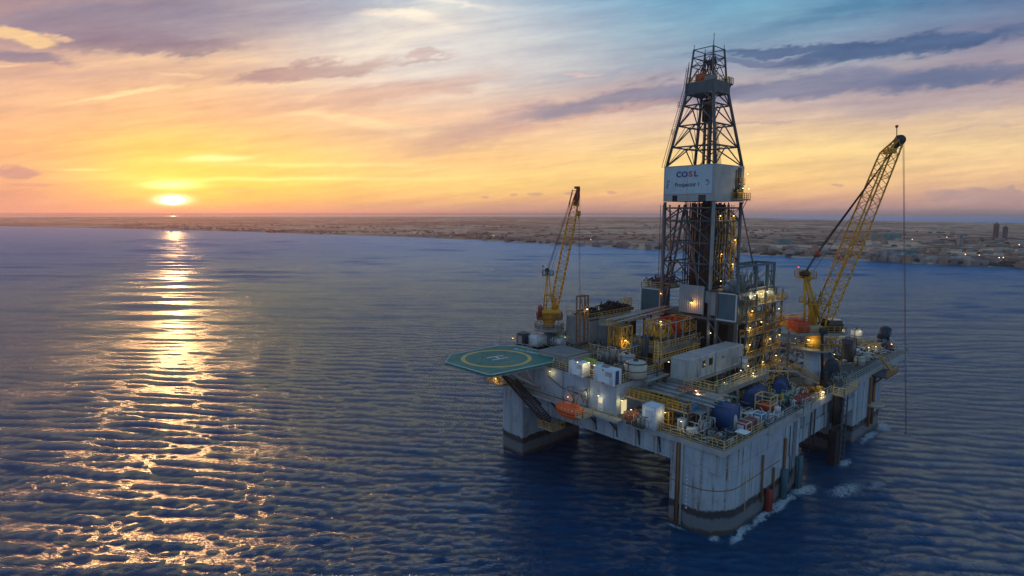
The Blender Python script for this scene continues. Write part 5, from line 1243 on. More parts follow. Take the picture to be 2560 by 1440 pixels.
# grey crate walls along the front edge
t = thing('screen_wall', 'low corrugated grey screen behind the front left handrail', 'wall', (1, 24, 25)); MB().box(1.2, 22.4, 25, 1.5, 28.2, 27.8).build('panel', CONT, t); MB().box(1.1, 22.3, 27.8, 1.6, 28.3, 28).build('cap', GREY, t)
# yellow service walkway along the left edge
yw = thing('service_walkway', 'yellow railed walkway raised over the front left deck edge', 'walkway', (6, 22, 25))
MB().box(3.6, 12.5, 30.2, 6.4, 33.8, 30.6).build('walkway', GREY, yw); MB().rail([(3.6, 33.5, 30.6), (3.6, 12.5, 30.6), (6.4, 12.5, 30.6)], 2.4, 1.6, .13).rail([(6.4, 33.5, 30.6), (6.4, 14, 30.6)], 2.4, 1.6, .13).build('handrail', YEL, yw)
for y in (13, 20, 27): MB().box(4.8, y, 25, 5.2, y + .4, 30.2).build('post', DERR, yw)
b = MB(); rg = random.Random(55)
for k in range(26): p = Vector((rg.uniform(4, 6), rg.uniform(13, 32), 30.6)); b.path([p, p + Vector((0, rg.uniform(-1, 1), rg.uniform(.6, 2.2))), p + Vector((rg.uniform(-1, 1), rg.uniform(-2.4, 2.4), 1.2))], .14, 4)
b.build('valve', YEL, yw)
# pipe roof: long pipes lying over the middle of the near deck
pr_ = thing('pipe_rack', 'rack of long pale pipes and hoses roofing the middle of the near deck', 'pipe rack', (14, 22, 25))
b = MB()
for x, y in ((9, 9.5), (9, 31), (21, 9.5), (21, 31), (15, 20)): b.box(x - .25, y - .25, 25, x + .25, y + .25, 31.6)
for y in (9.5, 20, 31): b.bar((8.5, y, 31.8), (22, y, 31.8), .24)
b.build('frame', LGREY, pr_)
for i in range(16):
    x = 8.6 + i * .85; r_ = (.32, .2, .14, .26)[i % 4]; o_ = (i * 7 % 5) * .7
    MB().path([(x, 31.8 - o_, 32.2 + r_), (x + .1, 20, 32.1 + r_), (x, 7.5 + o_, 32.1 + r_)], r_, 6).build('pipe', (STEEL, NAVY, LGREY, GREY)[i % 4], pr_)
b = MB(); rg = random.Random(60)
for k in range(12): p = Vector((rg.uniform(14, 19), rg.uniform(14, 22), 33)); b.path([p + Vector((math.cos(a) * 1.6, math.sin(a) * 2.4, .1 * a)) * rg.uniform(.8, 1.1) if False else p + Vector((math.cos(a) * rg.uniform(1, 1.8), math.sin(a) * rg.uniform(1.6, 2.6), rg.uniform(0, .6))) for a in (0, .9, 1.8, 2.7)], .16, 5)
b.build('hose', TERRA, pr_)
# awning roof right of the house end
aw = thing('awning', 'pale steel awning at the inner corner of the white house block', 'canopy', (18, 30, 25)); MB().prism([(12, 31.5), (24, 31.5), (24, 35.5), (12, 35.5)], 33.4, 33.8).build('roof', LGREY, aw)
for x, y in ((12.5, 32), (23.5, 32)): MB().box(x, y, 25, x + .3, y + .3, 33.4).build('post', LGREY, aw)
# raised V walkway around the container platform
vw = thing('raised_walkway', 'raised grey walkway with pale handrails meeting in a corner above the blue tanks', 'walkway', (26, 16, 25))
zv = 32.2; c0 = at(1792, 985, zv); ca_ = at(1722, 960, zv); cb_ = at(1925, 932, zv)
X0, Y0 = c0.x, c0.y
MB().box(X0, Y0, zv - 1.3, X0 + 2.6, ca_.y, zv).box(X0 + 2.6, Y0, zv - 1.3, cb_.x, Y0 + 2.6, zv).build('deck', WALK, vw)
MB().rail([(X0 + .1, ca_.y, zv), (X0 + .1, Y0 + .1, zv), (cb_.x, Y0 + .1, zv)], 2.4, 2.6, .11).rail([(X0 + 2.6, ca_.y, zv), (X0 + 2.6, Y0 + 2.6, zv), (cb_.x, Y0 + 2.6, zv)], 2.4, 2.6, .09).build('handrail', PALEY, vw)
for x, y in ((X0 + .6, Y0 + .6), (X0 + .6, ca_.y - 1), (X0 + 14, Y0 + .6), (cb_.x - 1, Y0 + .6)): MB().box(x - .25, y - .25, 25, x + .25, y + .25, zv - 1.3).build('post', LGREY, vw)
# container platform and the white containers
zc = 33.6; k0 = at(1722, 953, zc); cy0 = k0.y
cpf = thing('container_platform', 'steel platform on posts carrying the row of white containers', 'raised deck', (k0.x + 15, cy0 + 4, 25))
e_ = ony(1872, 905, cy0); xe = min(e_.x, 56.3)
MB().box(k0.x - .8, cy0 - .5, zc - 1, xe + 1, cy0 + 7, zc - .02).build('deck', GREY, cpf)
for i in range(5):
    x = k0.x + .5 + i * (xe - k0.x - 1) / 4; MB().box(x - .3, cy0 - .2, 25, x + .3, cy0 + .4, zc - 1).build('post', GREENP, cpf)
def container(label, x0, x1, y0, y1, h, mt, z, windows=(), big=False, text=None, group='white containers in a row'):
    t = thing('shipping_container', label, 'container', ((x0 + x1) / 2, (y0 + y1) / 2, z), group)
    b = MB().box(x0 + .2, y0 + .2, z + .1, x1 - .12, y1 - .12, z + h - .12)
    for k in range(int((x1 - x0 - .8) / .8)):
        if not any(xa - .3 < x0 + .6 + k * .8 < xa + w_ + .1 for xa, _, w_, _ in windows): b.box(x0 + .5 + k * .8, y0 + .08, z + .3, x0 + .92 + k * .8, y0 + .2, z + h - .3)
    for k in range(int((y1 - y0 - .8) / .8)): b.box(x0 + .08, y0 + .5 + k * .8, z + .3, x0 + .2, y0 + .92 + k * .8, z + h - .3)
    b.build('wall', mt, t); MB().box(x0 + .05, y0 + .05, z + h - .12, x1 - .05, y1 - .05, z + h).build('roof', LGREY, t); b = MB()
    for x in (x0, x1):
        for y in (y0, y1): b.box(x - .14 if x == x1 else x, y - .14 if y == y1 else y, z, x + .0 if x == x1 else x + .14, y if y == y1 else y + .14, z + h + .04)
    for zz in (z, z + h - .2): b.box(x0, y0, zz, x1, y0 + .16, zz + .22).box(x0, y0 + .16, zz, x0 + .16, y1, zz + .22)
    b.build('corner_frame', WHITE, t)
    for (xa, za, w_, h_) in windows: o_ = MB().box(xa, y0 - .02, z + za, xa + w_, y0 + .1, z + za + h_).build('window', GLASS, t); MB().box(xa - .12, y0 - .05, z + za - .12, xa + w_ + .12, y0 + .05, z + za).box(xa - .12, y0 - .05, z + za + h_, xa + w_ + .12, y0 + .05, z + za + h_ + .12).build('window_frame', PALEY, o_)
    d_ = MB().box(x0 - .03, y0 + 1.2, z + .3, x0 + .08, y1 - 1.2, z + h - .8).build('door', mt, t); return t
W_ = (xe - k0.x)
x1_ = k0.x + W_ * .30; x2_ = k0.x + W_ * .46; x3_ = k0.x + W_ * .78
container('leftmost white cabin with one narrow dark window', k0.x, x1_, cy0, cy0 + 6.5, 6.5, CONT, zc, [(x1_ - 2.2, 2.8, 1.2, 2.2)])
container('white cabin with a square yellow framed window, second from left', x1_ + .12, x2_, cy0, cy0 + 6.5, 6.6, CONT, zc, [(x1_ + 1.8, 2.8, 2.0, 2.4)])
container('long white container with a stained lower half and black lettering', x2_ + .3, x3_, cy0 - .2, cy0 + 6.3, 6.5, CONT, zc)
container('rightmost pale container with a small tank in front', x3_ + .1, xe, cy0 - .2, cy0 + 6.3, 6.4, CONT, zc)
tk = [o for o in bpy.data.objects if o.get('label', '').startswith('long white container')][0]
text_mesh('TTN', 1.0, BLKL, 'lettering', (x2_ + 4.5, cy0 - .24, zc + 4.2), (1, 0, 0), (0, 0, 1), tk, .01)
tank('small white upright vessel in front of the rightmost container', 1858, 920, 1.3, 3.6, WHITE, 33.6, skirt=GREY)
cw = thing('container_walkway', 'yellow railed catwalk running behind the white container roofs', 'walkway', (k0.x + 12, cy0 + 11, 25)); zk = 38.6
MB().box(k0.x - 4, cy0 + 8, zk - .5, k0.x + 20, cy0 + 10.4, zk).build('walkway', WALK, cw); MB().rail([(k0.x - 4, cy0 + 10.4, zk), (k0.x - 4, cy0 + 8, zk), (k0.x + 20, cy0 + 8, zk), (k0.x + 20, cy0 + 10.4, zk)], 2.3, 1.7, .12).build('handrail', YEL, cw)
for x in (k0.x - 3.5, k0.x + 8, k0.x + 19): MB().box(x, cy0 + 9, 25, x + .4, cy0 + 9.4, zk - .5).build('post', DERR, cw)
# white units on the house roof
ZR = HT + .35
def roofunit(label, u, v, sx, sy, h, mt, lid=None): return crate(label, u, v, sx, sy, h, mt, ZR, 'roof_unit', 'cabinet', lid=lid or BRIGHTW, group=None)
roofunit('pair of white cabinets farther left on the house roof', 1448, 938, 3.4, 5.4, 4.4, BRIGHTW); roofunit('white cabinet pair nearest the roof corner, with blue end stripe', 1518, 957, 3.6, 7.2, 4.6, BRIGHTW)
for lb2, (u2, v2), sx2, sy2, h2 in (('pair of white cabinets', (1448, 938), 3.4, 5.4, 4.4), ('white cabinet pair', (1518, 957), 3.6, 7.2, 4.6)):
    o2 = [o for o in bpy.data.objects if o.get('label', '').startswith(lb2)][0]; p = at(u2, v2, ZR); b = MB()
    for k in range(7): b.box(p.x - sx2 / 2 - .08, p.y - sy2 * .42, ZR + 2.6 + k * .2, p.x - sx2 / 2, p.y - sy2 * .08, ZR + 2.7 + k * .2)
    b.build('louvre', GREY, o2); MB().box(p.x - sx2 / 2 - .05, p.y - .06, ZR, p.x - sx2 / 2, p.y + .06, ZR + h2).build('panel_gap', DARK, o2); MB().cbox((p.x + .4, p.y + 1, ZR + h2), 1.6, 2.0, .5, 0, .1).build('roof_fan', GREY, o2)
ru = [o for o in bpy.data.objects if o.get('label', '').startswith('white cabinet pair')][0]; p = at(1518, 957, ZR); MB().box(p.x - .8, p.y - 3.68, ZR + .2, p.x + .8, p.y - 3.6, ZR + 4.3).build('blue_panel', BLUE, ru); MB().box(p.x - 1.84, p.y + .3, ZR, p.x - 1.8, p.y + .45, ZR + 4.6).build('gap', DARK, ru)
crate('lime green panel box behind the white roof cabinets', 1474, 930, 2.0, 3.4, 4.2, LIME, ZR, 'roof_unit', 'cabinet'); crate('pale cream box right of the lime green one on the roof', 1492, 934, 3, 3.4, 3.4, TANKC, ZR, 'roof_unit', 'cabinet')
tank('wide cream tank on the house roof edge', 1588, 943, 3.5, 4.6, TANKC, ZR, .15, DARK); tank('low pale tank behind the wide cream one', 1566, 916, 2.8, 3.6, LGREY, ZR, .2)
skid('black hoses on the roof between cabinets and the cream tank', 1552, 942, 3, 5, 3.4, 9, ZR, (DARK, DARK, GREY)); skid('dark pumps under the middle deck above the house roof', 1530, 905, 8, 8, 5, 10, ZR, (GREY, DARK, LGREY))
skid('pipework under the high deck seen between its legs', 1600, 900, 7, 6, 6, 11, ZR - 4, (GREY, DARK, PALEY)); skid('pale vessels under the front corner of the high deck', 1690, 905, 5, 6, 5, 12, 28, (BEIGE, DARK, LGREY))
lamp(at(1472, 905, ZR + 5), 'lamp over the lime green box on the house roof', 'warm', 220, size=.36); lamp(at(1486, 912, ZR + 4.6), 'lamp over the cream box on the house roof', 'warm', 260, size=.3)
lamp(at(1452, 902, ZR + 5.4) - Vector((1.5, 0, 0)), 'lamp reflected on the left pair of white roof cabinets', 'white', 60, size=.28)
railing('yellow handrail along the back edge of the house roof by the cream tank', [(24, 34, ZR), (24, 50, ZR)], YEL); railing('yellow handrail strip behind the pair of white roof cabinets', [(8, 40, ZR), (8, 56, ZR)], YEL)
# equipment by the left crane
crate('dark blue covered winch at the far left deck edge', 1308, 862, 3.4, 3.4, 4.6, NAVY, 35, 'covered_winch', 'winch', bev=.5); crate('white louvred box left of the small crane pedestal', 1345, 864, 5, 4, 4, BRIGHTW, 35, lid=WHITE); crate('second white box just right of the louvred one', 1330, 862, 3, 4, 3.6, WHITE, 35)
crate('grey green box right of the small crane pedestal', 1392, 860, 3.6, 3.6, 4.2, GREENP, 35)
skid('white handrails and fittings below the small crane', 1402, 866, 6, 5, 4, 13, 35, (WHITE, DARK, LGREY)); skid('dark pipe cluster left of the grey module', 1420, 848, 5, 6, 6, 14, 35, (GREENP, DARK, GREY))
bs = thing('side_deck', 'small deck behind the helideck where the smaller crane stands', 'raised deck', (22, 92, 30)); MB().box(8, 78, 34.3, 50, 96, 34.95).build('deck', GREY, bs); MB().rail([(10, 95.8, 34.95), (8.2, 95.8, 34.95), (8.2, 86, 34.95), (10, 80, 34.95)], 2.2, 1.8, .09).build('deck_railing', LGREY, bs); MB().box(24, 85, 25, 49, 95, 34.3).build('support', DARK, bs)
railing('pale handrail running from the store room toward the tall rusty frame', [at(1402, 852, 37), at(1465, 866, 37), at(1520, 852, 37)], LGREY)
lamp(at(1282, 845, 38), 'small lamp on a post at the far left edge of the deck', 'amber', 40, size=.22); lamp(at(1412, 842, 38), 'white lamp among the fittings below the small crane', 'white', 220, size=.3)
# right hand deck
crate('tall dark green grey box standing on the far right deck', 2120, 905, 5, 3.6, 9.6, DERR, name='tall_tank', cat='tank', bev=.4, lid=DARK)
tank('white drum lying nearest the right handrail', 2148, 912, 2.0, 3.0, TANKC); tank('second pale drum behind the white one', 2160, 900, 2.2, 3.0, TANKC)
crate('small bright yellow box between the blue tarpaulin tank and handrail', 2093, 928, 1.6, 1.6, 4.0, YEL)
tank('left one of two white lit tanks at the far deck edge', 2097, 850, 2.4, 5.4, BRIGHTW, 25, .12); tank('right one of two white lit tanks at the far deck edge', 2140, 853, 2.4, 5.6, BRIGHTW, 25, .12)
lamp(at(2097, 850, 25) + Vector((-3.2, -2.4, 5.8)), 'lamp on the left white tank at the far edge', 'warm', 260, size=.3); lamp(at(2140, 853, 25) + Vector((-3.2, -2.4, 5.8)), 'lamp on the right white tank at the far edge', 'warm', 260, size=.3)
fb = thing('launch_capsule', 'dark blue tilted capsule boat propped up at the far right corner', 'boat', at(2203, 862, 25)); p = at(2203, 862, 25); r_ = E1 * 1.0
m_ = MB(); d_ = (E1 * .28 + Vector((0, 0, 1))).normalized()
pts = [(math.cos(6.2832 * k / 14) * (1 if k % 2 else 1), math.sin(6.2832 * k / 14)) for k in range(14)]
q0 = p + Vector((0, 0, 1.2)); m_.bar(q0, q0 + d_ * 1.6, 1.6, 12, 2.5).bar(q0 + d_ * 1.6, q0 + d_ * 6.6, 2.5, 12, 2.4).bar(q0 + d_ * 6.6, q0 + d_ * 7.6, 2.4, 12, 1.5); m_.build('hull', NAVY, fb)
MB().bar(p + E1 * -3, q0 + d_ * 3, .3).bar(p + E1 * 3.4, q0 + d_ * 2.5, .3).bar(p + E1 * 3.4, q0 + d_ * 5 + E1 * 1.5, .25).bar(p + E1 * -3, p + E1 * 3.4, .3).build('cradle', NAVY, fb); MB().box(q0.x - 1, q0.y - 2.6, q0.z + 4.6, q0.x + 1, q0.y - 2.2, q0.z + 5.4).build('window', GLASS, fb)
for i, (y_, z_, lb_) in enumerate(((0, 26.6, 'long yellow beam farther from the camera on the far right deck'), (-6, 26.2, 'long yellow beam nearer the camera on the far right deck'))):
    a_, b_ = at(2062 + 8 * i, 845 + 16 * i, z_), at(2200, 862 + 12 * i, z_); t = thing('gantry_beam', lb_, 'beam', a_, 'yellow beams on the far right deck'); MB().bar(a_, b_, .5).build('beam', CRANEY, t); MB().rail([a_ + Vector((0, 0, .5)), b_ + Vector((0, 0, .5))], 2, 2.4, .08).build('handrail', YEL, t)
br = thing('conveyor_bridge', 'yellow covered bridge between the stair tower and the big crane', 'bridge', at(1970, 840, 25)); a_, b_ = ony(1938, 788, 24), ony(2012, 800, 12)
a_ = Vector((88, 25, 43)); b_ = Vector((92, 13, 41.5)) if False else ony(2010, 803, 12.0)
MB().bar(a_, b_, .9).bar(a_ + Vector((0, 0, 2)), b_ + Vector((0, 0, 2)), .2).build('girder', CRANEY, br); MB().rail([a_ + Vector((0, 0, .8)), b_ + Vector((0, 0, .8))], 2.2, 1.4, .09).build('handrail', YEL, br); m_c = a_.lerp(b_, .45); MB().box(m_c.x - .35, m_c.y - .35, 25, m_c.x + .35, m_c.y + .35, m_c.z).build('post', DERR, br)
ap = thing('awning', 'pale sloping canopy roof between the containers and the crane pedestal', 'canopy', at(1920, 945, 25)); p0, p1 = at(1872, 925, 31.5), at(1970, 930, 31.5); cxm = (p0 + p1) / 2
MB().prism([(p0.x, p0.y), (p0.x + 6, p0.y - 8), (p1.x + 4, p1.y - 2), (p1.x - 3, p1.y + 6)], 31.3, 31.6).build('roof', LGREY, ap)
for q in ((p0.x + 1, p0.y - 1.5), (p1.x, p1.y)): MB().box(q[0] - .2, q[1] - .2, 25, q[0] + .2, q[1] + .2, 31.3).build('post', LGREY, ap)
sx_ = thing('access_tower', 'dark lattice access tower and hoses hanging down the right hull side', 'tower', (77, -2.6, 4)); b = MB()
for dx in (-2, 2):
    for dy in (0, -2.6): b.bar((77 + dx, -.9 + dy, -1), (77 + dx, -.9 + dy, 25), .2)
for k in range(12):
    z = 1 + k * 2; b.bar((75, -.9, z), (79, -.9, z + 2), .1).bar((75, -3.5, z + 2), (79, -3.5, z), .1).bar((75, -3.5, z), (75, -.9, z + 2), .09).bar((79, -3.5, z), (79, -.9, z + 2), .09)
b.build('frame', DERR, sx_); b = MB(); rg = random.Random(91)
for k in range(60): x = 72 + rg.random() * 6; b.path([(x, -1.2 - rg.random() * 1.6, 24), (x + rg.uniform(-1, 1), -1.5 - rg.random(), 14), (x + rg.uniform(-1, 1), -1.4, rg.uniform(-1, 8))], rg.uniform(.1, .34), 5)
b.box(71.5, -3.2, -6, 78.5, -.7, 12); b.build('hanging_hose', BLACK, sx_); o = MB().box(72, -4.6, 24.2, 86, -.8, 24.8).build('top_platform', WALK, sx_); MB().rail([(72, -1, 24.8), (72, -4.5, 24.8), (86, -4.5, 24.8), (86, -.6, 24.8)], 2.3, 1.8, .1).build('platform_handrail', PALEY, o)
sp = thing('side_stair', 'small railed landing and stair hanging off the far right corner', 'stair', (130, -3, 18)); p = ony(2215, 932, -3.5)
MB().box(p.x - 8, -6, p.z - .5, p.x + 6, -1, p.z).build('landing', DARK, sp); MB().rail([(p.x - 8, -5.9, p.z), (p.x + 6, -5.9, p.z), (p.x + 6, -1, p.z)], 2.2, 1.8, .1).bar((p.x - 8, -3, p.z + 8), (p.x + 2, -5, p.z), .3).bar((p.x - 8, -5, p.z + 9), (p.x + 2, -5, p.z + 2), .1).build('handrail', YEL, sp); MB().bar((p.x - 7, -1, p.z - 4), (p.x, -4, p.z - .5), .2).build('bracket', DARK, sp)
lamp(at(2058, 978, 27) , 'bright yellow lamp at the foot of the crane stair by the right handrail', 'warm', 900, size=.55)
b = thing('crane_stair', 'grey stair sloping down from the containers to the right handrail', 'stair', at(2000, 960, 25)); s0_, s1_ = at(1935, 905, 33), at(2062, 965, 27)
MB().bar(s0_, s1_, .35).bar(s0_ + Vector((.6, .9, 0)), s1_ + Vector((.6, .9, 0)), .35).build('flight', GREY, b); MB().rail([s0_, s1_], 2.2, 2, .1).build('handrail', YEL, b)
for i, (u, v, sx, sy, h, seed, m3, lab) in enumerate([
 (1905, 905, 8, 6, 3.5, 20, (LGREY, DARK, WHITE), 'white pipework beside the pale canopy roof'), (1960, 912, 9, 6, 3.4, 21, (GREY, DARK, LGREY), 'grey flanged fittings between canopy and crane pedestal'),
 (1985, 880, 8, 6, 3, 22, (BEIGE, DARK, YEL), 'beige tarpaulin bundles left of the crane pedestal'), (1955, 862, 8, 6, 3, 23, (GREY, BLACK, LGREY), 'dark machinery behind the crane pedestal base'),
 (1965, 938, 8, 5, 3.6, 24, (DARK, DARK, YEL), 'yellow braced pipework in front of the crane pedestal'), (2085, 885, 9, 7, 2.8, 25, (GREY, DARK, LGREY), 'flat grey hoses left of the tall dark box'),
 (2110, 868, 10, 7, 2.6, 26, (LGREY, DARK, WHITE), 'coiled pale hoses beyond the tall dark box'), (2150, 878, 9, 7, 2.8, 27, (WHITE, DARK, LGREY), 'white fittings beyond the pale drums'),
 (2185, 880, 7, 5, 3.4, 28, (TANKC, DARK, PALEY), 'cream drums and valves below the tilted capsule'), (2215, 872, 4, 4, 3.8, 29, (NAVY, DARK, GREY), 'dark winch at the far right tip of the deck'),
 (2040, 880, 7, 6, 3, 30, (GREY, DARK, GREY), 'hose reels just right of the pedestal'), (1920, 985, 5, 4, 3, 31, (GREENP, DARK, PALEY), 'green valves between the first blue tank and walkway'),
 (1800, 955, 6, 5, 3.4, 32, (LGREY, DARK, GREY), 'grey fittings under the white containers'), (1775, 1000, 6, 5, 5, 33, (GREY, DARK, PALEY), 'pipe stubs under the corner of the raised walkway'),
 (1700, 1020, 6, 5, 4, 34, (GREY, BLACK, LGREY), 'dark pumps under the pipe rack roof'), (1640, 1000, 6, 6, 5, 35, (DARK, BLACK, GREY), 'shadowed manifold under the left end of the pipe rack'),
 (1940, 1022, 5, 2.4, 2.4, 36, (WHITE, DARK, LGREY), 'white valves along the right handrail beyond the red cage'), (2010, 985, 6, 3, 2.6, 37, (GREY, DARK, RUSTY), 'rusty fittings before the crane pedestal foot'),
 (2010, 835, 9, 6, 3, 38, (GREY, BLACK, LGREY), 'dark deck clutter below the covered bridge'), (2060, 862, 8, 6, 2.6, 39, (LGREY, DARK, GREY), 'grey hoses beside the nearer yellow beam')]):
    skid(lab, u, v, sx, sy, h, seed, 25.0, m3)
for i, (u, v, z, kd, pw, lab) in enumerate([
 (1578, 1023, 30, 'white', 160, 'small tube lamp under the yellow service walkway'), (1663, 1030, 30, 'warm', 130, 'lamp over the small yellow door frame'), (1703, 1052, 29, 'white', 150, 'lamp over the low grey cabinet'),
 (1800, 1005, 31, 'warm', 320, 'lamp on the green pipework behind the tall blue tank'), (1690, 912, 34, 'white', 150, 'lamp on the post left of the white containers'), (1672, 904, 35.5, 'warm', 260, 'lamp below the front corner of the high deck'),
 (1852, 925, 36, 'white', 160, 'lamp on the rightmost container wall'), (1883, 932, 33, 'warm', 420, 'lamp under the pale sloping canopy roof'), (1740, 975, 33.5, 'white', 420, 'bright lamp lighting the long pipes'),
 (1915, 800, 44, 'warm', 300, 'lamp at the left end of the covered bridge'), (2086, 885, 28, 'warm', 260, 'lamp on the far side of the blue tarpaulin tank'), (2190, 866, 29, 'white', 260, 'lamp below the tilted dark capsule'),
 (2229, 860, 29, 'amber', 60, 'tiny amber lamp at the far right tip'), (2172, 868, 28, 'white', 200, 'lamp among the white fittings near the far yellow beam'), (1988, 845, 29, 'white', 260, 'lamp under the red engine box side of the crane'),
 (1600, 985, 27, 'warm', 120, 'dim lamp in the shadow at the end wall of the house'), (1812, 955, 30, 'warm', 200, 'lamp in the gap below the white containers'), (1950, 900, 29, 'warm', 240, 'lamp on the fittings beside the sloping canopy')]):
    lamp(at(u, v, z), lab, kd, pw, size=.3)
lamp((57, 36, 42), 'tube lamp in the dark bay below the drill floor', 'white', 100, size=.3)
for i, (x, y, z, lab) in enumerate([(64, 38, 84, 'lamp high on the left inside of the lower derrick'), (72, 37, 84, 'lamp high on the right inside of the lower derrick'), (74, 37, 75, 'lamp on the yellow hoses midway up the derrick'), (73, 37, 66, 'lamp low on the yellow hoses in the derrick'), (66, 38, 70, 'lamp on the near leg of the lower derrick'), (78, 37, 62, 'lamp at the foot of the right derrick leg'), (76, 34.4, 99.4, 'lamp on the upper balcony of the lettered box'), (73, 34.4, 94, 'left lamp on the lower balcony of the lettered box'), (77.5, 34.4, 94, 'right lamp on the lower balcony of the lettered box'), (66.5, 38, 60, 'lamp at drill floor level behind the near leg'), (64, 43, 127.4, 'lamp under the crown platform of the derrick')]):
    lamp((x, y, z), lab, 'warm', 170 if z < 90 else 200, 'lit lamps on the derrick', .32)
# hoses, slings and spare pipes lying about on the decks
def hose_pile(label, u, v, sx, sy, n, mt, seed, z=25.0, r=.13, h=1.6):
    p = at(u, v, z); t = thing('hose_pile', label, 'hoses', p, 'hoses and slings lying on the decks'); rg = random.Random(seed)
    for nm, m2, k0 in (('hose', mt, n), ('sling', DARK, n // 3)):
        m_ = MB()
        for _ in range(k0):
            q = p + Vector((rg.uniform(-.5, .5) * sx, rg.uniform(-.5, .5) * sy, .15)); q.x = max(q.x, .4) if z == 25.0 else q.x; q.y = max(q.y, .4) if z == 25.0 else q.y; a = rg.random() * 6.28; pts = [q]
            for _k in range(rg.randint(3, 6)):
                a += rg.uniform(-.9, .9); q = q + Vector((math.cos(a), math.sin(a), 0)) * rg.uniform(.8, 2.0); q.z = z + .12 + rg.random() ** 2 * h
                if z == 25.0: q.x = max(q.x, .4); q.y = max(q.y, .4)
                pts.append(q.copy())
            m_.path(pts, r * rg.uniform(.6, 1.5), 5)
        for _ in range(max(2, n // 6)): m_.cbox((p.x + rg.uniform(-.5, .5) * sx, p.y + rg.uniform(-.5, .5) * sy, z), rg.uniform(.6, 2.2), rg.uniform(.6, 1.8), rg.uniform(.5, 2.4), rg.random() * 90, .1)
        m_.build(nm, m2, t)
for i, (u, v, sx, sy, n, mt, lab) in enumerate([
 (2145, 888, 22, 9, 46, BRIGHTW, 'white hoses heaped beyond the pale drums on the right deck'), (2180, 872, 18, 9, 40, LGREY, 'pale hoses below the yellow beams near the far corner'), (2085, 905, 14, 9, 34, LGREY, 'grey hoses between crane pedestal and tall dark box'),
 (2120, 862, 22, 10, 40, WHITE, 'white hoses beside the nearer yellow beam'), (1985, 915, 16, 9, 40, LGREY, 'grey slings left of the crane pedestal'), (1940, 925, 12, 8, 30, TANKC, 'cream hoses beside the sloping canopy'),
 (1960, 885, 18, 10, 40, BEIGE, 'beige hoses behind the canopy roof'), (2010, 862, 18, 9, 34, GREY, 'dark grey hoses behind the crane pedestal'), (1975, 1002, 9, 6, 26, WHITE, 'white hoses by the right handrail before the red grating'),
 (1925, 1040, 7, 3, 16, BRIGHTW, 'white hoses at the step in the right handrail'), (1860, 1045, 8, 5, 24, TANKC, 'cream slings behind the stained red box'), (1800, 1095, 8, 5, 24, LGREY, 'grey slings at the front corner of the deck'),
 (1740, 1085, 7, 5, 20, WHITE, 'white hoses under the grey canopy frame'), (1690, 1065, 8, 5, 22, RUSTY, 'rusty chains between the yellow door frame and the canopy'), (1615, 1055, 8, 4, 20, LGREY, 'grey hoses left of the white locker'),
 (1930, 975, 10, 6, 26, GREENP, 'green hoses between the two royal blue covers'), (1850, 960, 12, 7, 30, LGREY, 'pale hoses above the long ribbed blue cover'), (2050, 975, 9, 3, 18, YEL, 'yellow slings at the foot of the crane stair')]):
    hose_pile(lab, u, v, sx, sy, n, mt, 100 + i)
for i, (x, y, sx, sy, n, mt, lab) in enumerate([(30, 18, 10, 6, 34, LGREY, 'grey slings in the well below the leftmost container'), (42, 18, 12, 6, 36, YEL, 'yellow slings in the well below the long container'), (10, 28, 9, 6, 30, GREY, 'grey hoses under the left end of the pipe rack'), (26, 6, 9, 5, 26, STEEL, 'bare steel pipes between the blue covers and the step in the handrail'), (50, 6, 10, 5, 30, LGREY, 'grey hoses in front of the second blue covered tank'), (62, 15, 9, 8, 34, TANKC, 'cream hoses just left of the crane pedestal foot'), (92, 8, 14, 8, 40, LGREY, 'grey hoses between the tarpaulin tank and the tall dark box'), (66, 22, 12, 5, 34, YEL, 'yellow pipes along the foot of the stair tower'), (104, 22, 20, 14, 56, WHITE, 'white hoses behind the tall dark box'), (130, 14, 20, 12, 56, LGREY, 'grey hoses on the open deck before the far corner')]):
    q = Vector((x, y, 25)); w_ = Vector(q - CAM); hose_pile(lab, 1280 + F * w_.dot(E1) / w_.dot(FW), 720 - F * w_.dot(UP) / w_.dot(FW), sx, sy, n, mt, 170 + i, 25.0, h=2.6)
for i, (u, v, sx, sy, n, mt, z, lab) in enumerate([(1530, 925, 10, 9, 30, DARK, ZR, 'black hoses on the house roof behind the white cabinets'), (1500, 868, 8, 12, 30, GREY, 36.4, 'dark hoses on the middle deck left of the yellow cage'), (1620, 858, 9, 5, 26, YEL, 38.2, 'yellow hoses at the left end of the high deck'), (1700, 850, 22, 6, 50, GREY, 38.2, 'grey hoses under the racks of the high deck'), (1420, 862, 10, 8, 30, LGREY, 35, 'pale hoses behind the store room roof'), (1350, 858, 12, 6, 24, WHITE, 35, 'white slings beside the small crane pedestal')]):
    hose_pile(lab, u, v, sx, sy, n, mt, 140 + i, z, h=2.4)
# ------------------------------------------------------------------ town and towers on the far shore
def _b(rgb, wins=None):
    def b(g, pb, P):
        n = g.noise(P, .05, 3); c = g.mix(g.sstep(n, .3, .7), (*rgb, 1), tuple(v * .6 for v in rgb) + (1,))
        if wins:
            sx = g.new('ShaderNodeSeparateXYZ'); g.l.new(P, sx.inputs[0]); a = g.m('FRACT', (X(g, sx.outputs[0]) + X(g, sx.outputs[1])) * (1 / wins)); z = g.m('FRACT', X(g, sx.outputs[2]) * (1 / 3.2)); k = g.m('MULTIPLY', g.sstep(a, .5, .55), g.sstep(z, .4, .45)); c = g.mix(k * .8, c, (.03, .04, .05, 1))
        g.put(pb.inputs['Base Color'], c); pb.inputs['Roughness'].default_value = .9
    return b
HM = [mat('house_render_pale', _b((.40, .34, .30))), mat('house_render_tan', _b((.34, .23, .17))), mat('house_render_grey', _b((.22, .19, .18)))]
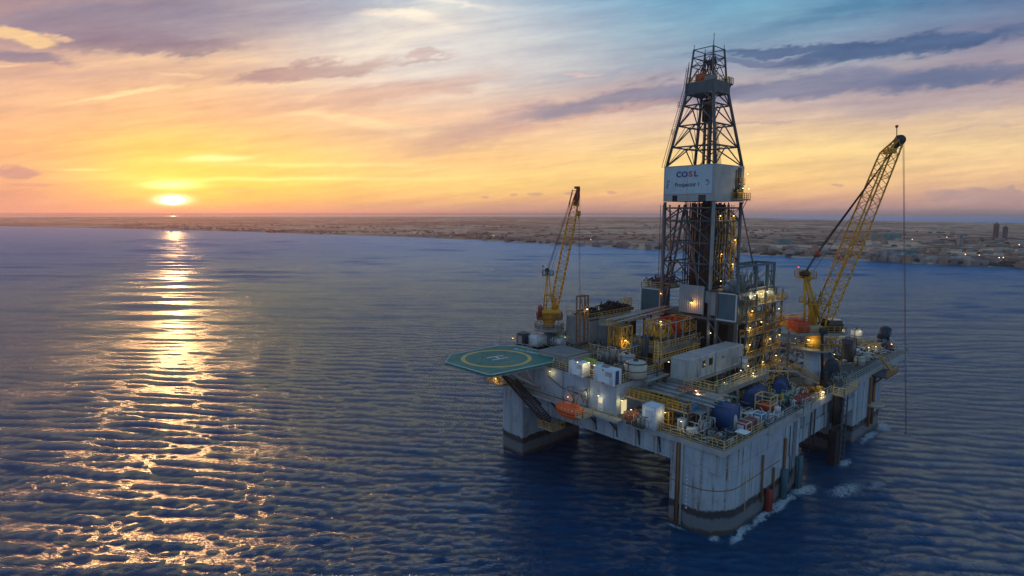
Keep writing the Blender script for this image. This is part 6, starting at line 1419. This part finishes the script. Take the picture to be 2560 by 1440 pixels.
APT = mat('apartment_render', _b((.42, .43, .46), 5.0)); TWR = mat('tower_concrete', _b((.10, .10, .12), 6.0)); TLR = mat('teal_roofing', _b((.08, .24, .26))); SCR = mat('coast_scrub', _b((.035, .035, .034)))
def house_proto(i, sx, sy, h):
    m_ = MB().cbox((0, 0, -3), sx, sy, h + 3); m_.v += [(-sx / 2, -sy / 2, h), (sx / 2, -sy / 2, h), (sx / 2, sy / 2, h), (-sx / 2, sy / 2, h), (-sx / 2, 0, h + 2.4), (sx / 2, 0, h + 2.4)]
    k = len(m_.v) - 6; m_.f += [(k, k + 1, k + 5, k + 4), (k + 2, k + 3, k + 4, k + 5), (k + 3, k, k + 4), (k + 1, k + 2, k + 5)]; m_.sm += [False] * 4
    me = m_.build('coast_house', HM[i], None, (0, 0, 0)); return me
protos = [house_proto(0, 14, 9, 5), house_proto(1, 10, 10, 6), house_proto(2, 20, 9, 4.5)]
CL = [(1560, .020, 260, .012, 50), (1300, .020, 160, .012, 22), (1750, .035, 160, .02, 34), (2000, .05, 120, .02, 24), (2250, .012, 130, .008, 40), (2450, .03, 110, .02, 34), (2420, .15, 160, .03, 26), (2150, .22, 160, .04, 16), (2500, .25, 90, .04, 14)]
WHERE = dict(zip([(c[0], c[1]) for c in CL], (' on the shore left of the derrick', ' on the shore right of the smaller crane', ' on the shore just right of the derrick', ' on the shore behind the big crane boom', ' on the beach right of the big crane boom', ' on the shore below the twin towers', ' on the plain beside the twin towers', ' on the middle plain left of the big crane boom', ' on the plain at the right edge')))
rg = random.Random(17); used = [0, 0, 0]
for cu, ct_, su, st_, n_ in CL:
    for _ in range(n_):
        u, t = cu + rg.gauss(0, 1) * su * .55, max(.004, ct_ + rg.gauss(0, 1) * st_); p = land_pt(u, t); i = rg.choice((0, 0, 1, 2)); pr0 = protos[i]
        o = pr0 if not used[i] else pr0.copy()
        if used[i]: COL.objects.link(o)
        used[i] = 1; o.location = p; o.rotation_euler[2] = rg.random() * 3.14; s_ = rg.uniform(.7, 1.35); o.scale = (s_, s_, s_)
        tag(o, ('smallish ' if s_ < .9 else 'medium ' if s_ < 1.15 else 'large ') + ('pale low house', 'tan low house', 'long grey shed')[i] + WHERE[(cu, ct_)] + (', near water' if t < ct_ else ', inland'), 'house', 'small houses' + WHERE[(cu, ct_)])
def mass(name, mt, n, h, hmul, seed, tlim):
    m_ = MB(); rg = random.Random(seed)
    for _ in range(n):
        u = rg.uniform(300, 2700); t = tlim[0] + (tlim[1] - tlim[0]) * rg.random() ** 2.0
        if math.sin(u * .011 + t * 19) + math.sin(u * .0037 - t * 31 + 1) + rg.gauss(0, .5) < (.2 if name == 'far_town' else -.1): continue
        p = land_pt(u, t)
        if name == 'far_town': m_.cbox(p - Vector((0, 0, 2)), rg.uniform(7, 18), rg.uniform(7, 14), 2 + rg.uniform(3, 7), rg.random() * 180)
        else:
            q = p - Vector((0, 0, 1.5)); k = 6; r_ = rg.uniform(4, 13) * hmul; pts = [(r_ * rg.uniform(.6, 1.5) * math.cos(6.283 * j / k), r_ * rg.uniform(.6, 1.3) * math.sin(6.283 * j / k)) for j in range(k)]; m_.loft(q, [(pts, 0, 1), (pts, rg.uniform(2, 4.5), .75), (pts, rg.uniform(4, 6), .3)], rg.random() * 90, True)
    return tag(m_.build(name, mt), None, None, None, 'stuff')
mass('far_town', HM[1], 520, 5, 1, 5, (.02, .34)); mass('coastal_scrub', SCR, 1000, 4, 1.0, 6, (.008, .5))
def block(label, u, t, sx, sy, h, mt, name='apartment_block', cat='building', rot=None, crown=False):
    p = land_pt(u, t); r_ = rotE + 10 if rot is None else rot; o = thing(name, label, cat, p); MB().cbox((p.x, p.y, p.z - 3), sx, sy, h + 3, r_).build('wall', mt, o); MB().cbox((p.x, p.y, p.z + h), sx * (1.06 if crown else .9), sy * (1.06 if crown else .9), h * .06 + .6, r_).build('roof', mt if crown else GREY, o)
    if crown: MB().cbox((p.x, p.y, p.z + h * 1.06), sx * .45, sy * .45, h * .07, r_).bar((p.x, p.y, p.z + h * 1.1), (p.x, p.y, p.z + h * 1.2), 1.0).build('plant_room', mt, o)
    return o
block('left and taller of the two dark towers on the far plain', 2475, .34, 9, 9, 42, TWR, 'tower_block', 'tower', crown=True); block('right and shorter of the two dark towers on the far plain', 2498, .34, 8, 8, 35, TWR, 'tower_block', 'tower', crown=True); block('pale grey tower left of the twin dark ones', 2388, .22, 8, 8, 26, APT, 'tower_block', 'tower')
for i, (u, w_, h_) in enumerate(((2192, 18, 13), (2214, 26, 15), (2240, 20, 12), (2275, 16, 9), (2168, 10, 7))): block(('white apartment block nearest the crane boom on the shore', 'widest white apartment block of the shore row', 'white apartment block left of the teal roofed hall', 'low pale block right of the teal roofed hall', 'smallest pale building at the left end of the shore row')[i], u, .0125, w_, 12, h_, APT)
block('teal roofed hall on the shore behind the apartment blocks', 2254, .03, 30, 22, 14, TLR, 'shore_hall'); block('small teal roofed works on the plain left of the crane boom', 1950, .13, 34, 22, 14, TLR, 'shore_hall'); block('bluish works building on the plain below the grey tower', 2205, .27, 60, 40, 18, TLR, 'shore_hall')
for i, (u, t, lab) in enumerate([(2270, .24, 'town light just right of the crane boom on the plain'), (2536, .21, 'town light at the right edge of the plain'), (2405, .042, 'town light left of centre on the near shore plain'), (2440, .034, 'town light on the near shore plain below the twin towers'), (2490, .016, 'town light on the beach road, left one of two'), (2500, .017, 'town light on the beach road, right one of two'), (930, .03, 'reddish town light on the distant left shore'), (1040, .02, 'town light on the shore left of the small crane'), (1235, .03, 'town light just left of the small crane boom'), (1475, .03, 'town light between small crane and derrick on the shore'), (2355, .3, 'town light on the far plain left of the grey tower')]):
    p = land_pt(u, t); o = thing('street_light', lab, 'street light', p, 'lights in the far town'); d_ = (p - CAM).length; MB().bar(p, p + Vector((0, 0, 9)), .3).build('pole', DARK, o); MB().sphere(p + Vector((0, 0, 9)), .00026 * d_ + .3, 8, 5).build('lantern', E_TOWN, o)
